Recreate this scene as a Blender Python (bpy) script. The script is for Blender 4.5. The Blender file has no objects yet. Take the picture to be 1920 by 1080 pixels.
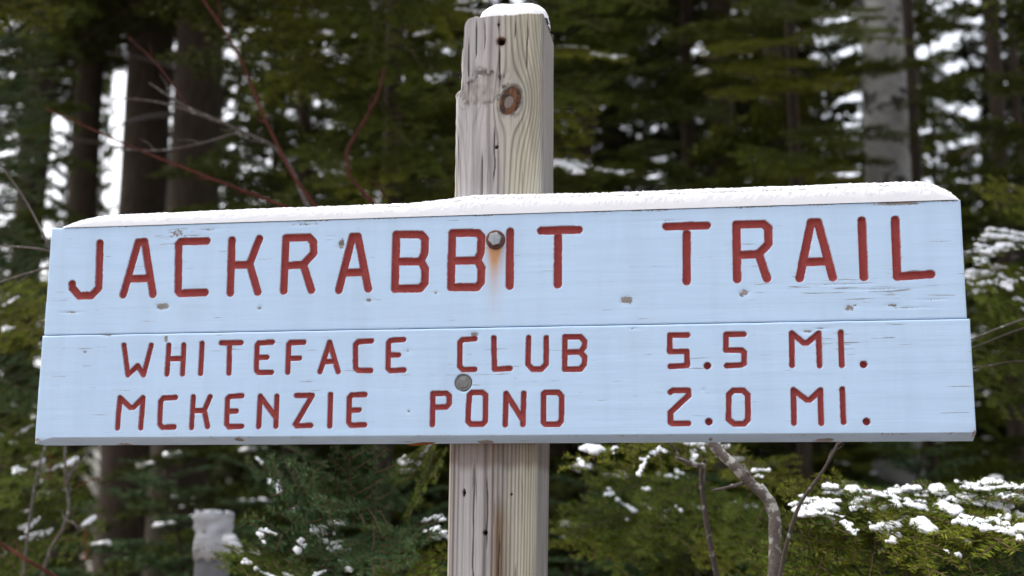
import bpy, math
import numpy as np
from mathutils import Vector, Matrix
R = math.radians
scene = bpy.context.scene
COL = scene.collection

# ------------------------------------------------------------------ camera
CEN = 2.1                                    # height of the middle of the sign; the sign's face is the plane y = 0
CAM = Vector((0.40345, -2.15129, CEN - 0.36344))
C_RIGHT = Vector((0.986979, 0.160646, 0.008147))
C_UP = Vector((0.022495, -0.188005, 0.981911))
C_BACK = Vector((0.159271, -0.968941, -0.189170))
cd = bpy.data.cameras.new('camera')
cam = bpy.data.objects.new('camera', cd); COL.objects.link(cam)
cd.sensor_width = 36.0; cd.lens = 36.0 * 2600 / 1920
cd.clip_start = 0.05; cd.clip_end = 2000
m = Matrix((C_RIGHT, C_UP, C_BACK)).transposed().to_4x4(); m.translation = CAM
cam.matrix_world = m
cd.dof.use_dof = True; cd.dof.focus_distance = 2.21; cd.dof.aperture_fstop = 3.8
scene.camera = cam

# ------------------------------------------------------------------ sky, sun, exposure (overcast, snowing)
SUN_DIR = Vector((-0.45, 0.20, 0.90)).normalized()      # towards the sun
world = bpy.data.worlds.new('World'); scene.world = world; world.use_nodes = True
wn, wl = world.node_tree.nodes, world.node_tree.links
wn.clear()
sky = wn.new('ShaderNodeTexSky'); sky.sky_type = 'NISHITA'; sky.sun_disc = False
sky.sun_elevation = math.asin(SUN_DIR.z); sky.sun_rotation = math.atan2(SUN_DIR.x, SUN_DIR.y)
sky.dust_density = 8.0; sky.air_density = 1.0
hs = wn.new('ShaderNodeHueSaturation'); hs.inputs['Saturation'].default_value = 0.38
bg = wn.new('ShaderNodeBackground'); bg.inputs['Strength'].default_value = 0.15
wo = wn.new('ShaderNodeOutputWorld')
wl.new(sky.outputs[0], hs.inputs['Color']); wl.new(hs.outputs[0], bg.inputs['Color']); wl.new(bg.outputs[0], wo.inputs['Surface'])
sd = bpy.data.lights.new('sun', 'SUN'); sd.energy = 0.7; sd.angle = R(50); sd.color = (1.0, 0.97, 0.93)
sun = bpy.data.objects.new('sun', sd); COL.objects.link(sun)
sun.rotation_euler = SUN_DIR.to_track_quat('Z', 'Y').to_euler()
scene.view_settings.view_transform = 'Standard'; scene.view_settings.look = 'None'
scene.view_settings.exposure = 1.65; scene.view_settings.gamma = 1.0; scene.view_settings.use_curve_mapping = False
scene.render.engine = 'CYCLES'
cy = scene.cycles
cy.max_bounces = 6; cy.diffuse_bounces = 3; cy.glossy_bounces = 2; cy.transmission_bounces = 2
cy.use_denoising = True; cy.use_adaptive_sampling = False

# ------------------------------------------------------------------ helpers
def P(px, py, y):
    """point of the place that lies on the plane Y = y and shows at pixel (px, py) of the 1920 x 1080 photograph"""
    d = C_RIGHT * ((px - 960) / 2600) + C_UP * ((540 - py) / 2600) - C_BACK
    return CAM + d * ((y - CAM.y) / d.y)

def _hash(ix, iy, s):
    h = (ix.astype(np.int64) * 374761393 + iy.astype(np.int64) * 668265263 + s * 1442695041) & 0x7fffffff
    h = ((h ^ (h >> 13)) * 1274126177) & 0x7fffffff
    return ((h ^ (h >> 16)) & 0xffff) / 65535.0
def vnoise(x, y, s=0):
    x, y = np.broadcast_arrays(np.asarray(x, float), np.asarray(y, float))
    ix, iy = np.floor(x), np.floor(y); fx, fy = x - ix, y - iy
    fx, fy = fx * fx * (3 - 2 * fx), fy * fy * (3 - 2 * fy)
    a, b = _hash(ix, iy, s), _hash(ix + 1, iy, s); c, d = _hash(ix, iy + 1, s), _hash(ix + 1, iy + 1, s)
    return (a + (b - a) * fx) * (1 - fy) + (c + (d - c) * fx) * fy
def fbm(x, y, s=0, o=4):
    t, a, n = 0, 0.5, 0
    for k in range(o):
        t = t + a * vnoise(x * 2 ** k, y * 2 ** k, s + k * 17); n += a; a *= .5
    return t / n
def sstep(a, b, x):
    t = np.clip((x - a) / (b - a), 0, 1); return t * t * (3 - 2 * t)

def mesh_np(name, V, F, mats=(), fmat=None, smooth=True, attrs=None):
    """one mesh from numpy arrays; F is an (n,4) or (n,3) array or a list of such arrays"""
    me = bpy.data.meshes.new(name)
    if not isinstance(F, list): F = [F]
    F = [np.asarray(f, np.int32) for f in F if len(f)]
    loops = np.concatenate([f.ravel() for f in F]); tot = np.concatenate([np.full(len(f), f.shape[1], np.int32) for f in F])
    start = np.concatenate([[0], np.cumsum(tot)[:-1]]).astype(np.int32)
    me.vertices.add(len(V)); me.vertices.foreach_set('co', np.asarray(V, np.float32).ravel())
    me.loops.add(len(loops)); me.loops.foreach_set('vertex_index', loops)
    me.polygons.add(len(tot)); me.polygons.foreach_set('loop_start', start); me.polygons.foreach_set('loop_total', tot)
    sm = np.full(len(tot), smooth) if np.isscalar(smooth) else np.asarray(smooth)
    me.polygons.foreach_set('use_smooth', sm)
    for mt in mats: me.materials.append(mt)
    if fmat is not None: me.polygons.foreach_set('material_index', np.asarray(fmat, np.int32))
    for k, (typ, arr) in (attrs or {}).items():
        at = me.attributes.new(k, typ, 'POINT')
        at.data.foreach_set('color' if typ == 'FLOAT_COLOR' else 'value', np.asarray(arr, np.float32).ravel())
    me.update(calc_edges=True); me.validate()
    return me
def link(name, me, parent=None, loc=None, mw=None):
    o = bpy.data.objects.new(name, me); COL.objects.link(o)
    if parent: o.parent = parent
    if loc is not None: o.location = loc
    if mw is not None: o.matrix_local = mw
    return o
def tag(o, label, cat, group=None):
    o['label'] = label; o['category'] = cat
    if group: o['group'] = group
    return o
def thing(name, label, cat, loc=(0, 0, 0), group=None):
    return tag(link(name, None, loc=loc), label, cat, group)

# ------------------------------------------------------------------ materials
class MT:
    def __init__(s, name, rough=.8, spec=.3):
        s.m = bpy.data.materials.new(name); s.m.use_nodes = True
        s.n = s.m.node_tree.nodes; s.l = s.m.node_tree.links
        s.b = s.n['Principled BSDF']; s.b.inputs['Roughness'].default_value = rough
        s.b.inputs['Specular IOR Level'].default_value = spec
        s.co = s.n.new('ShaderNodeTexCoord').outputs['Object']
    def put(s, sock, v):
        if hasattr(v, 'is_output'): s.l.new(v, sock)
        else: sock.default_value = (*v, 1) if isinstance(v, tuple) and len(v) == 3 and sock.type == 'RGBA' else v
    def noise(s, scale, detail=4, rough=.55, vec=None, stretch=None, dist=0):
        t = s.n.new('ShaderNodeTexNoise'); t.inputs['Scale'].default_value = scale
        t.inputs['Detail'].default_value = detail; t.inputs['Roughness'].default_value = rough; t.inputs['Distortion'].default_value = dist
        v = vec or s.co
        if stretch:
            mp = s.n.new('ShaderNodeMapping'); mp.inputs['Scale'].default_value = stretch; s.l.new(v, mp.inputs[0]); v = mp.outputs[0]
        s.l.new(v, t.inputs['Vector']); return t.outputs['Fac']
    def ramp(s, fac, *stops):
        r = s.n.new('ShaderNodeValToRGB'); s.l.new(fac, r.inputs[0]); e = r.color_ramp.elements
        while len(e) < len(stops): e.new(.5)
        for k, (p, c) in enumerate(stops):
            e[k].position = p; e[k].color = (*c, 1) if isinstance(c, tuple) else (c, c, c, 1)
        return r.outputs[0]
    def mix(s, fac, a, b, mode='MIX'):
        x = s.n.new('ShaderNodeMix'); x.data_type = 'RGBA'; x.blend_type = mode
        s.put(x.inputs[0], fac); s.put(x.inputs[6], a); s.put(x.inputs[7], b); return x.outputs[2]
    def math(s, op, a, b=0.0):
        x = s.n.new('ShaderNodeMath'); x.operation = op; s.put(x.inputs[0], a); s.put(x.inputs[1], b); return x.outputs[0]
    def attr(s, name, ch=None):
        a = s.n.new('ShaderNodeAttribute'); a.attribute_name = name
        if ch is None: return a.outputs['Fac']
        if ch == 'rgb': return a.outputs['Color']
        if ch == 'a': return a.outputs['Alpha']
        q = s.n.new('ShaderNodeSeparateColor'); s.l.new(a.outputs['Color'], q.inputs[0]); return q.outputs['rgb'.index(ch)]
    def rnd(s): return s.n.new('ShaderNodeObjectInfo').outputs['Random']
    def bump(s, h, strength=.5, dist=.002):
        b = s.n.new('ShaderNodeBump'); b.inputs['Strength'].default_value = strength; b.inputs['Distance'].default_value = dist
        s.l.new(h, b.inputs['Height']); s.l.new(b.outputs[0], s.b.inputs['Normal'])
    def col(s, c): s.put(s.b.inputs['Base Color'], c); return s.m

def mat_board():
    t = MT('painted board', .62, .3)
    grain = t.noise(1, 6, .65, stretch=(6, 6, 420)); broad = t.noise(5, 3); spk = t.noise(60, 3, stretch=(.35, 1, 1))
    blue = t.mix(t.ramp(broad, (.35, 0.), (.7, 1.)), (.50, .668, .865), (.525, .688, .88))
    blue = t.mix(t.math('MULTIPLY', t.ramp(grain, (.40, 1.), (.5, 0.)), .13), blue, (.37, .48, .61))
    wood = t.mix(t.ramp(spk, (.3, 0.), (.7, 1.)), (.13, .115, .11), (.36, .33, .315))
    # fine cracks that follow the grain, only where the board has them (alpha of the mask)
    crk = t.noise(1, 4, .6, stretch=(13, 13, 250), dist=.25)
    crk = t.ramp(t.math('SUBTRACT', crk, t.math('MULTIPLY', t.attr('masks', 'a'), .145)), (.285, 1.), (.33, 0.))
    wear = t.attr('masks', 'g'); chip = t.noise(170, 5, .75)
    wear = t.ramp(t.math('ADD', wear, t.math('MULTIPLY', t.math('SUBTRACT', chip, .5), 1.7)), (.45, 0.), (.62, 1.))
    grime = t.noise(1, 4, .6, stretch=(22, 22, 2.2)); blue = t.mix(t.math('MULTIPLY', t.ramp(grime, (.45, 0.), (.75, 1.)), .35), blue, (.40, .52, .66))
    blot = t.noise(9, 5, .65); blue = t.mix(t.math('MULTIPLY', t.ramp(blot, (.55, 0.), (.75, 1.)), .28), blue, (.42, .53, .64))
    c = t.mix(wear, blue, wood)
    c = t.mix(t.math('MULTIPLY', crk, .75), c, (.17, .15, .15))
    c = t.mix(t.math('MULTIPLY', t.attr('masks', 'b'), .92), c, (.52, .235, .065))
    redn = t.noise(140, 4, .7); red = t.mix(t.ramp(redn, (.3, 0.), (.75, 1.)), (.30, .045, .040), (.39, .076, .066))
    fleck = t.ramp(t.noise(420, 2, .5), (.70, 0.), (.76, .6)); red = t.mix(fleck, red, (.40, .30, .29))
    c = t.mix(t.attr('masks', 'r'), c, red)
    h = t.math('ADD', t.math('MULTIPLY', grain, .5), t.math('MULTIPLY', crk, -.9)); h = t.math('ADD', h, t.math('MULTIPLY', wear, -.5))
    t.bump(h, .22, .0012)
    return t.col(c)
def mat_post():
    t = MT('weathered post timber', .85, .2)
    c = t.attr('tint', 'rgb'); fib = t.noise(1, 5, .65, stretch=(420, 420, 7)); blot = t.noise(14, 4)
    c = t.mix(t.ramp(fib, (.3, .60), (.7, 0.)), c, t.mix(1.0, c, (.56, .53, .51), 'MULTIPLY'))
    c = t.mix(t.ramp(blot, (.4, .0), (.7, .35)), c, t.mix(1.0, c, (.78, .75, .74), 'MULTIPLY'))
    chk = t.ramp(t.noise(1, 3, .5, stretch=(210, 210, 4.5), dist=.3), (.30, 1.), (.335, 0.))
    c = t.mix(t.math('MULTIPLY', chk, .6), c, (.06, .05, .05))
    t.bump(t.math('SUBTRACT', t.math('ADD', t.math('MULTIPLY', fib, .6), t.attr('ringh')), chk), .6, .0015)
    return t.col(c)
def mat_snow(name='snow'):
    t = MT(name, .75, .25)
    n = t.noise(900, 3, .6); t.bump(n, .15, .002)
    return t.col((.86, .87, .90))
def mat_metal(name, c1, c2, metal, rough, sc=160):
    t = MT(name, rough, .5); n = t.noise(sc, 4, .65)
    t.b.inputs['Metallic'].default_value = metal; t.bump(n, .25, .0008)
    return t.col(t.mix(t.ramp(n, (.35, 0.), (.65, 1.)), c1, c2))
def mat_bark(name, c1, c2, c3=None, sc=(30, 30, 5), lich=None, bd=.012):
    t = MT(name, .92, .15)
    n = t.noise(1, 6, .7, stretch=sc, dist=.6); b = t.noise(3.5, 4)
    c = t.mix(t.ramp(n, (.35, 0.), (.65, 1.)), c1, c2)
    c = t.mix(t.ramp(b, (.45, 0.), (.7, .7)), c, c3 or c2)
    if lich:
        l = t.noise(lich[0], 3, .6, stretch=lich[3] if len(lich) > 3 else None); c = t.mix(t.ramp(l, (lich[1], 0.), (lich[1] + .06, 1.)), c, lich[2])
    t.bump(n, .9, bd)
    return t.col(c)
def mat_needles(name, dark, mid, tip):
    t = MT(name, .75, .05)
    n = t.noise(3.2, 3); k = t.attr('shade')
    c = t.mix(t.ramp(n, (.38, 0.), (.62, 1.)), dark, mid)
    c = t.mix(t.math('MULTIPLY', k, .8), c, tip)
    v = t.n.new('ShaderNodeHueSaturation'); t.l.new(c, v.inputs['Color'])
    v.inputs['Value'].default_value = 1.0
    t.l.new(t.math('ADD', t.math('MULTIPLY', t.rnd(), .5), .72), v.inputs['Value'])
    return t.col(v.outputs[0])
M_BOARD, M_POST, M_SNOW = mat_board(), mat_post(), mat_snow()
M_BOLT = mat_metal('galvanised bolt', (.30, .31, .33), (.42, .43, .45), .75, .45)
M_RUST = mat_metal('rusty washer', (.075, .030, .018), (.16, .075, .050), .2, .8)
M_DULL = mat_metal('dull grey bolt', (.15, .15, .15), (.23, .23, .22), .35, .6)
M_ZINC = mat_metal('worn washer', (.19, .19, .185), (.26, .255, .24), .2, .7)
M_BARK = mat_bark('dark conifer bark', (.018, .013, .009), (.054, .040, .029), (.036, .031, .021))
M_BIRCH = mat_bark('pale aspen bark', (.28, .275, .27), (.42, .415, .405), (.15, .15, .14), (7, 7, 11), (5.5, .56, (.05, .045, .042), (1.0, 1.0, 1.3)), .004)
M_LICHEN = mat_bark('lichened grey bark', (.075, .062, .054), (.20, .17, .15), (.15, .13, .115), (60, 60, 90), (42, .52, (.42, .41, .38), (1, 1, 1.3)), .002)
M_RED = mat_bark('red twig bark', (.075, .022, .017), (.14, .044, .034), (.065, .026, .020), (60, 60, 14), None, .001)
M_REDBROWN = mat_bark('red brown twig bark', (.055, .018, .014), (.10, .035, .028), None, (60, 60, 8), None, .001)
M_TWIG = mat_bark('grey twig bark', (.075, .062, .055), (.14, .12, .11), None, (60, 60, 20), (60, .58, (.33, .32, .30)), .001)
M_DARKTWIG = mat_bark('dark twig bark', (.04, .032, .028), (.08, .066, .058), None, (60, 60, 20), (70, .62, (.30, .29, .28)), .001)
M_FIRWOOD = mat_bark('fir twig bark', (.075, .050, .030), (.13, .085, .050), None, (60, 60, 20), None, .001)
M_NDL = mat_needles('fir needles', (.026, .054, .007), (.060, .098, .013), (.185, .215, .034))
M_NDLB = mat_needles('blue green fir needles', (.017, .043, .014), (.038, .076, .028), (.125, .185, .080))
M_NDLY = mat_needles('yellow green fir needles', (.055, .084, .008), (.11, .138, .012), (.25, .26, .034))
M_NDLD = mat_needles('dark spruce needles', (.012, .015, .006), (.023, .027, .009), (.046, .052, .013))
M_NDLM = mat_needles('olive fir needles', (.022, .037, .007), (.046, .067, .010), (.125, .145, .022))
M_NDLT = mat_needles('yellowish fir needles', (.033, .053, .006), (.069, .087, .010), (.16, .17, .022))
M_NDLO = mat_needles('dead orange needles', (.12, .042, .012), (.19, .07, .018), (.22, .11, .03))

LETTERS = [
    (0, 'J', [[(-659.1,150.5),(-656.0,72.7),(-667.6,60.2),(-690.9,60.1),(-703.7,73.8),(-704.6,80.9)]]),
    (0, 'A', [[(-611.4,60.2),(-590.1,150.1),(-579.0,150.4),(-558.7,59.9)],[(-602.7,87.3),(-568.8,87.4)]]),
    (0, 'C', [[(-468.7,148.7),(-514.2,149.1),(-518.1,144.9),(-514.4,63.5),(-510.5,60.4),(-467.2,60.9)]]),
    (0, 'K', [[(-424.5,149.0),(-423.2,59.0)],[(-423.7,106.5),(-391.2,105.7)],[(-376.9,150.0),(-391.9,107.2),(-375.9,59.4)]]),
    (0, 'R', [[(-331.1,60.8),(-331.0,149.9),(-291.3,149.7),(-283.3,141.3),(-282.6,122.4),(-299.3,103.9),(-330.6,102.7)],[(-299.3,103.9),(-284.0,60.7)]]),
    (0, 'A', [[(-237.3,59.6),(-216.9,149.0),(-207.9,148.8),(-187.9,60.5)],[(-229.2,88.2),(-194.7,88.8)]]),
    (0, 'B', [[(-143.2,59.5),(-142.8,150.4),(-101.4,149.2),(-94.7,141.0),(-95.1,117.3),(-100.4,104.1),(-142.9,104.7)],[(-100.4,104.1),(-93.6,90.7),(-93.8,68.1),(-100.9,59.4),(-143.2,59.5)]]),
    (0, 'B', [[(-50.4,60.3),(-49.3,150.1),(-7.0,148.8),(-1.0,141.5),(-1.9,116.2),(-7.0,103.2),(-49.7,103.7)],[(-7.0,103.2),(-0.4,90.4),(-1.2,67.1),(-7.3,59.3),(-50.4,60.3)]]),
    (0, 'I', [[(45.9,149.6),(45.8,60.1)]]),
    (0, 'T', [[(96.3,149.6),(157.2,149.2)],[(124.0,138.5),(123.5,60.6)]]),
    (0, 'T', [[(297.0,150.5),(360.3,150.0)],[(328.9,137.4),(327.7,61.0)]]),
    (0, 'R', [[(406.0,62.5),(406.6,150.3),(448.7,149.6),(455.9,142.5),(455.3,117.5),(440.1,101.9),(406.3,100.9)],[(440.1,101.9),(451.9,62.3)]]),
    (0, 'A', [[(501.5,61.7),(521.6,150.2),(532.4,149.9),(551.8,61.8)],[(509.6,86.8),(543.3,87.3)]]),
    (0, 'I', [[(598.8,150.7),(598.6,61.5)]]),
    (0, 'L', [[(649.1,150.5),(648.2,60.9),(698.6,63.3)]]),
    (1, 'W', [[(-603.9,-25.5),(-593.8,-75.7),(-577.6,-60.5),(-566.3,-76.0),(-555.6,-26.3)]]),
    (1, 'H', [[(-525.1,-26.8),(-525.4,-75.1)],[(-499.0,-27.2),(-498.5,-75.4)],[(-525.0,-49.7),(-499.0,-49.1)]]),
    (1, 'I', [[(-467.0,-24.8),(-467.5,-74.9)]]),
    (1, 'T', [[(-434.1,-24.7),(-399.9,-24.7)],[(-419.4,-30.9),(-418.5,-75.0)]]),
    (1, 'E', [[(-346.6,-24.7),(-369.4,-25.8),(-372.5,-29.8),(-371.6,-71.2),(-367.8,-74.7),(-345.7,-74.4)],[(-371.9,-49.8),(-354.7,-49.5)]]),
    (1, 'F', [[(-292.9,-25.6),(-315.7,-26.1),(-318.6,-29.5),(-318.3,-74.8)],[(-318.3,-52.4),(-299.4,-51.7)]]),
    (1, 'A', [[(-264.1,-74.6),(-249.4,-26.3),(-233.7,-75.0)],[(-258.7,-58.4),(-241.7,-57.5)]]),
    (1, 'C', [[(-179.5,-25.4),(-201.7,-26.5),(-206.0,-31.3),(-204.9,-69.0),(-200.3,-73.4),(-179.6,-73.7)]]),
    (1, 'E', [[(-126.5,-23.9),(-147.9,-25.3),(-151.3,-29.3),(-150.8,-71.2),(-147.2,-74.1),(-124.7,-73.8)],[(-151.1,-49.0),(-134.1,-49.0)]]),
    (1, 'C', [[(-9.3,-24.8),(-29.6,-25.9),(-33.8,-30.7),(-33.5,-69.0),(-28.0,-74.3),(-9.2,-73.9)]]),
    (1, 'L', [[(21.2,-24.1),(22.9,-74.4),(48.0,-73.3)]]),
    (1, 'U', [[(77.4,-24.5),(76.5,-67.1),(83.6,-74.9),(97.8,-75.1),(105.7,-67.0),(105.6,-25.0)]]),
    (1, 'B', [[(134.8,-75.8),(135.3,-24.1),(159.9,-24.5),(166.4,-31.7),(166.1,-40.7),(159.9,-48.6),(135.3,-49.0)],[(159.9,-48.6),(166.6,-57.1),(166.0,-68.4),(159.8,-75.9),(134.8,-75.8)]]),
    (1, '5', [[(327.5,-24.6),(300.2,-24.1),(299.6,-50.1),(326.0,-50.3),(326.5,-72.0),(320.7,-72.7),(300.1,-73.6)]]),
    (1, '.', [[(357.4,-73.2)]]),
    (1, '5', [[(414.4,-24.7),(387.2,-24.7),(385.9,-49.2),(410.3,-49.6),(414.0,-53.3),(413.6,-70.4),(409.2,-72.8),(387.0,-73.6)]]),
    (1, 'M', [[(485.9,-74.2),(486.8,-24.5),(504.8,-40.0),(509.6,-40.1),(527.5,-25.2),(527.2,-75.6)]]),
    (1, 'I', [[(560.8,-24.5),(560.3,-75.2)]]),
    (1, '.', [[(592.5,-74.3)]]),
    (1, 'M', [[(-606.2,-163.3),(-605.1,-113.4),(-586.6,-129.5),(-580.4,-129.5),(-564.9,-113.8),(-565.5,-163.6)]]),
    (1, 'C', [[(-508.4,-113.8),(-529.3,-114.7),(-533.9,-120.6),(-532.9,-158.0),(-528.0,-162.9),(-508.0,-162.2)]]),
    (1, 'K', [[(-477.7,-112.9),(-478.0,-163.5)],[(-478.0,-135.7),(-457.5,-135.8)],[(-448.6,-113.2),(-457.5,-135.8),(-450.6,-162.0)]]),
    (1, 'E', [[(-394.2,-112.3),(-415.1,-113.2),(-418.9,-117.3),(-418.0,-158.7),(-414.2,-162.8),(-392.5,-161.8)],[(-418.5,-137.9),(-402.7,-136.9)]]),
    (1, 'N', [[(-363.9,-162.6),(-363.0,-113.5),(-336.6,-146.9)],[(-335.0,-113.8),(-334.8,-162.2)]]),
    (1, 'Z', [[(-302.1,-112.7),(-275.2,-112.9),(-302.1,-159.5),(-300.2,-161.8),(-276.4,-161.4)]]),
    (1, 'I', [[(-245.0,-111.8),(-244.7,-162.8)]]),
    (1, 'E', [[(-187.9,-112.4),(-209.4,-112.7),(-213.4,-117.3),(-213.3,-157.0),(-209.4,-161.6),(-187.4,-160.9)],[(-213.1,-137.9),(-196.9,-136.9)]]),
    (1, 'P', [[(-76.3,-161.6),(-76.4,-112.1),(-54.8,-111.5),(-49.5,-116.6),(-49.3,-128.0),(-53.8,-133.6),(-76.0,-134.0)]]),
    (1, 'O', [[(-13.0,-110.8),(3.6,-111.0),(9.1,-115.8),(9.0,-156.6),(4.8,-161.3),(-14.4,-161.2),(-19.0,-156.4),(-17.3,-115.5),(-13.0,-110.8)]]),
    (1, 'N', [[(40.9,-162.4),(41.8,-112.8),(68.0,-154.2)],[(70.0,-113.1),(69.2,-162.1)]]),
    (1, 'D', [[(101.6,-114.0),(104.4,-112.0),(124.7,-112.2),(130.4,-118.5),(129.8,-156.9),(125.4,-162.2),(104.6,-162.0),(101.5,-158.7),(101.6,-114.0)]]),
    (1, '2', [[(299.6,-113.8),(303.7,-111.1),(327.5,-111.3),(327.7,-119.1),(299.7,-145.0),(299.5,-160.9),(303.0,-162.6),(326.7,-162.2)]]),
    (1, '.', [[(358.2,-159.9)]]),
    (1, '0', [[(396.2,-112.1),(411.0,-112.2),(417.9,-119.2),(417.3,-156.8),(411.2,-163.6),(396.4,-163.5),(388.0,-156.6),(389.3,-118.3),(396.2,-112.1)]]),
    (1, 'M', [[(486.2,-162.7),(486.9,-112.5),(506.4,-127.7),(510.9,-127.7),(527.2,-112.9),(526.9,-163.6)]]),
    (1, 'I', [[(559.8,-111.9),(559.8,-161.9)]]),
    (1, '.', [[(593.6,-161.3)]]),
]

# ------------------------------------------------------------------ the sign
def board(parent, idx, v0, v1, T, y0, chamf, u0=-.7495, u1=.7495, seed=0, spots=(), cracks=()):
    st = .00125
    U = np.linspace(u0, u1, int((u1 - u0) / st) + 1); Vv = np.linspace(v0, v1, int((v1 - v0) / st) + 1)
    nu, nv = len(U), len(Vv); uu, vv = np.meshgrid(U, Vv)               # rows: v
    depth = np.zeros_like(uu); paint = np.zeros_like(uu); lid = np.full(uu.shape, -1); best = np.full(uu.shape, 9.)
    rw, D = (.0064, .0074) if idx == 0 else (.0043, .0060)
    rag = 1 + .09 * (vnoise(uu * 300, vv * 300, seed) - .5) + .07 * (vnoise(uu * 90, vv * 90, seed + 3) - .5)
    k = 0; names = []
    for b, ch, paths in LETTERS:
        if b != idx: continue
        r = rw * (1.3 if ch == '.' else 1.0)
        pts = np.array([q for p in paths for q in p]) / 1000
        i0, i1 = np.searchsorted(U, pts[:, 0].min() - .012), np.searchsorted(U, pts[:, 0].max() + .012)
        j0, j1 = np.searchsorted(Vv, pts[:, 1].min() - .012), np.searchsorted(Vv, pts[:, 1].max() + .012)
        S = (slice(j0, j1), slice(i0, i1)); a, c = uu[S], vv[S]; d = np.full(a.shape, 9.)
        for p in paths:
            p = np.array(p) / 1000
            if len(p) == 1: d = np.minimum(d, np.hypot(a - p[0, 0], c - p[0, 1]))
            for A, B in zip(p[:-1], p[1:]):
                e = B - A; tt = np.clip(((a - A[0]) * e[0] + (c - A[1]) * e[1]) / (e @ e + 1e-12), 0, 1)
                d = np.minimum(d, np.hypot(a - A[0] - tt * e[0], c - A[1] - tt * e[1]))
        d = d * rag[S]
        dd = D * (1.5 if ch == '.' else 1) * np.sqrt(np.clip(1 - (d / r) ** 2, 0, 1)) ** .8
        depth[S] = np.maximum(depth[S], dd)
        paint[S] = np.maximum(paint[S], sstep(r + .0007, r - .0004, d))
        near = d < best[S]; lid[S] = np.where(near, k, lid[S]); best[S] = np.minimum(best[S], d)
        names.append(ch); k += 1
    w = -depth
    # eased edges, and the chamfer along the lower edge of the lower board
    ed = np.minimum(np.minimum(uu - u0, u1 - uu), (v1 - vv))
    eb = .0028 * (.7 + .6 * vnoise(uu * 30, vv * 30, seed + 7)); e = np.clip(eb - ed, 0, None)
    w -= np.where(e > 0, eb - np.sqrt(np.clip(eb ** 2 - e ** 2, 0, None)), 0)
    if chamf:
        cb = .0088 * sstep(u0 - .004, u0 + .035, uu) * (1 + .06 * (vnoise(uu * 8, 0 * uu, 5) - .5)) + .0008
        w -= np.clip(cb - (vv - v0), 0, None) * 3.4
    else:
        e2 = np.clip(.0015 - (vv - v0), 0, None); w -= e2
    w += .0006 * (fbm(uu * 5, vv * 60, seed + 11) - .5)
    # the bare spots: knots and chips where the paint is gone
    wear = np.zeros_like(uu); crack = -.10 + .12 * sstep(.45, .7, fbm(uu * 4, vv * 16, seed + 21))
    for (su, sv, ru, rv, s) in spots:
        q = ((uu - su) / ru) ** 2 + ((vv - sv) / rv) ** 2
        wear = np.maximum(wear, s * np.exp(-q * .9))
    w -= .0012 * wear
    for (su, sv, ru, rv, s) in cracks:
        crack = np.maximum(crack, s * np.exp(-((uu - su) / ru) ** 2 - ((vv - sv) / rv) ** 2))
    rust = np.zeros_like(uu)
    if idx == 0:
        wear = np.maximum(wear, .62 * sstep(.008, .0005, v1 - vv) * sstep(.35, .65, vnoise(uu * 26, vv * 20, 91)))
        wear = np.maximum(wear, .50 * sstep(.0035, .0005, v1 - vv))
        du = uu - .0215; dv = .1353 - vv; wd = .0100 + .002 * vnoise(uu * 60, vv * 40, 3)
        streak = (.55 + .9 * vnoise(uu * 330, vv * 12, 8)) * np.exp(-((du + .001) / wd) ** 2)
        rust = np.where(dv > .010, streak * (1.15 * np.exp(-(np.clip(dv - .012, 0, None) / .044) ** 1.5) + .26 * np.exp(-(np.clip(dv - .02, 0, None) / .075) ** 2)), 0)
        rust += .55 * np.exp(-((np.hypot(du, dv) - .0165) / .0022) ** 2) * vnoise(uu * 200, vv * 200, 4)
        rust = np.clip(rust, 0, 1)
    else:
        wear = np.maximum(wear, .38 * sstep(.004, .001, np.abs(vv - v0 - .0085)) * sstep(.3, .7, vnoise(uu * 40, vv * 90, 92)) )
    if idx == 1:                                                      # counterbore round the lower bolt
        q = np.hypot(uu + .0271, vv + .0953); hole = sstep(.0148, .0132, q); w -= .0045 * hole
        wear = np.maximum(wear, .6 * sstep(.0158, .0140, q) * (q > .012))
    V = np.stack([uu, y0 - w, vv + CEN], -1).reshape(-1, 3)
    ii = np.arange(nu * nv).reshape(nv, nu)
    quad = np.stack([ii[:-1, :-1], ii[:-1, 1:], ii[1:, 1:], ii[1:, :-1]], -1).reshape(-1, 4)
    pf = paint.ravel()[quad].mean(1); lf = lid.ravel()[quad[:, 0]]
    masks = np.stack([paint, wear, rust, np.clip(crack, -.2, 1)], -1).reshape(-1, 4)
    on = pf > .5
    # body: what is left of the face, the four edges and the back
    used = np.zeros(len(V), bool); body = quad[~on]; used[body.ravel()] = True; mp = np.cumsum(used) - 1
    BV = [V[used]]; BM = [masks[used]]; BF = [mp[body]]; BS = [np.ones(len(body), bool)]; off = int(used.sum())
    yb = y0 + T
    for line in (ii[0, :], ii[-1, ::-1], ii[::-1, 0], ii[:, -1]):      # bottom, top, left, right
        f = V[line]; rows = []
        for q in np.linspace(0, 1, 5):
            g = f.copy(); g[:, 1] = f[:, 1] * (1 - q) + yb * q; rows.append(g)
        rows = np.stack(rows); n = len(line); jj = np.arange(5 * n).reshape(5, n) + off
        BV.append(rows.reshape(-1, 3)); off += 5 * n
        mk = np.zeros((5, n, 4)); mk[..., 3] = .3; mk[..., 1] = masks[line, 1][None] * np.linspace(1, .4, 5)[:, None]; BM.append(mk.reshape(-1, 4))
        BF.append(np.stack([jj[:-1, :-1], jj[1:, :-1], jj[1:, 1:], jj[:-1, 1:]], -1).reshape(-1, 4)); BS.append(np.zeros(4 * (n - 1), bool))
    BV.append(np.array([[u0, yb, v0 + CEN], [u1, yb, v0 + CEN], [u1, yb, v1 + CEN], [u0, yb, v1 + CEN]])); BM.append(np.zeros((4, 4)))
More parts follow.
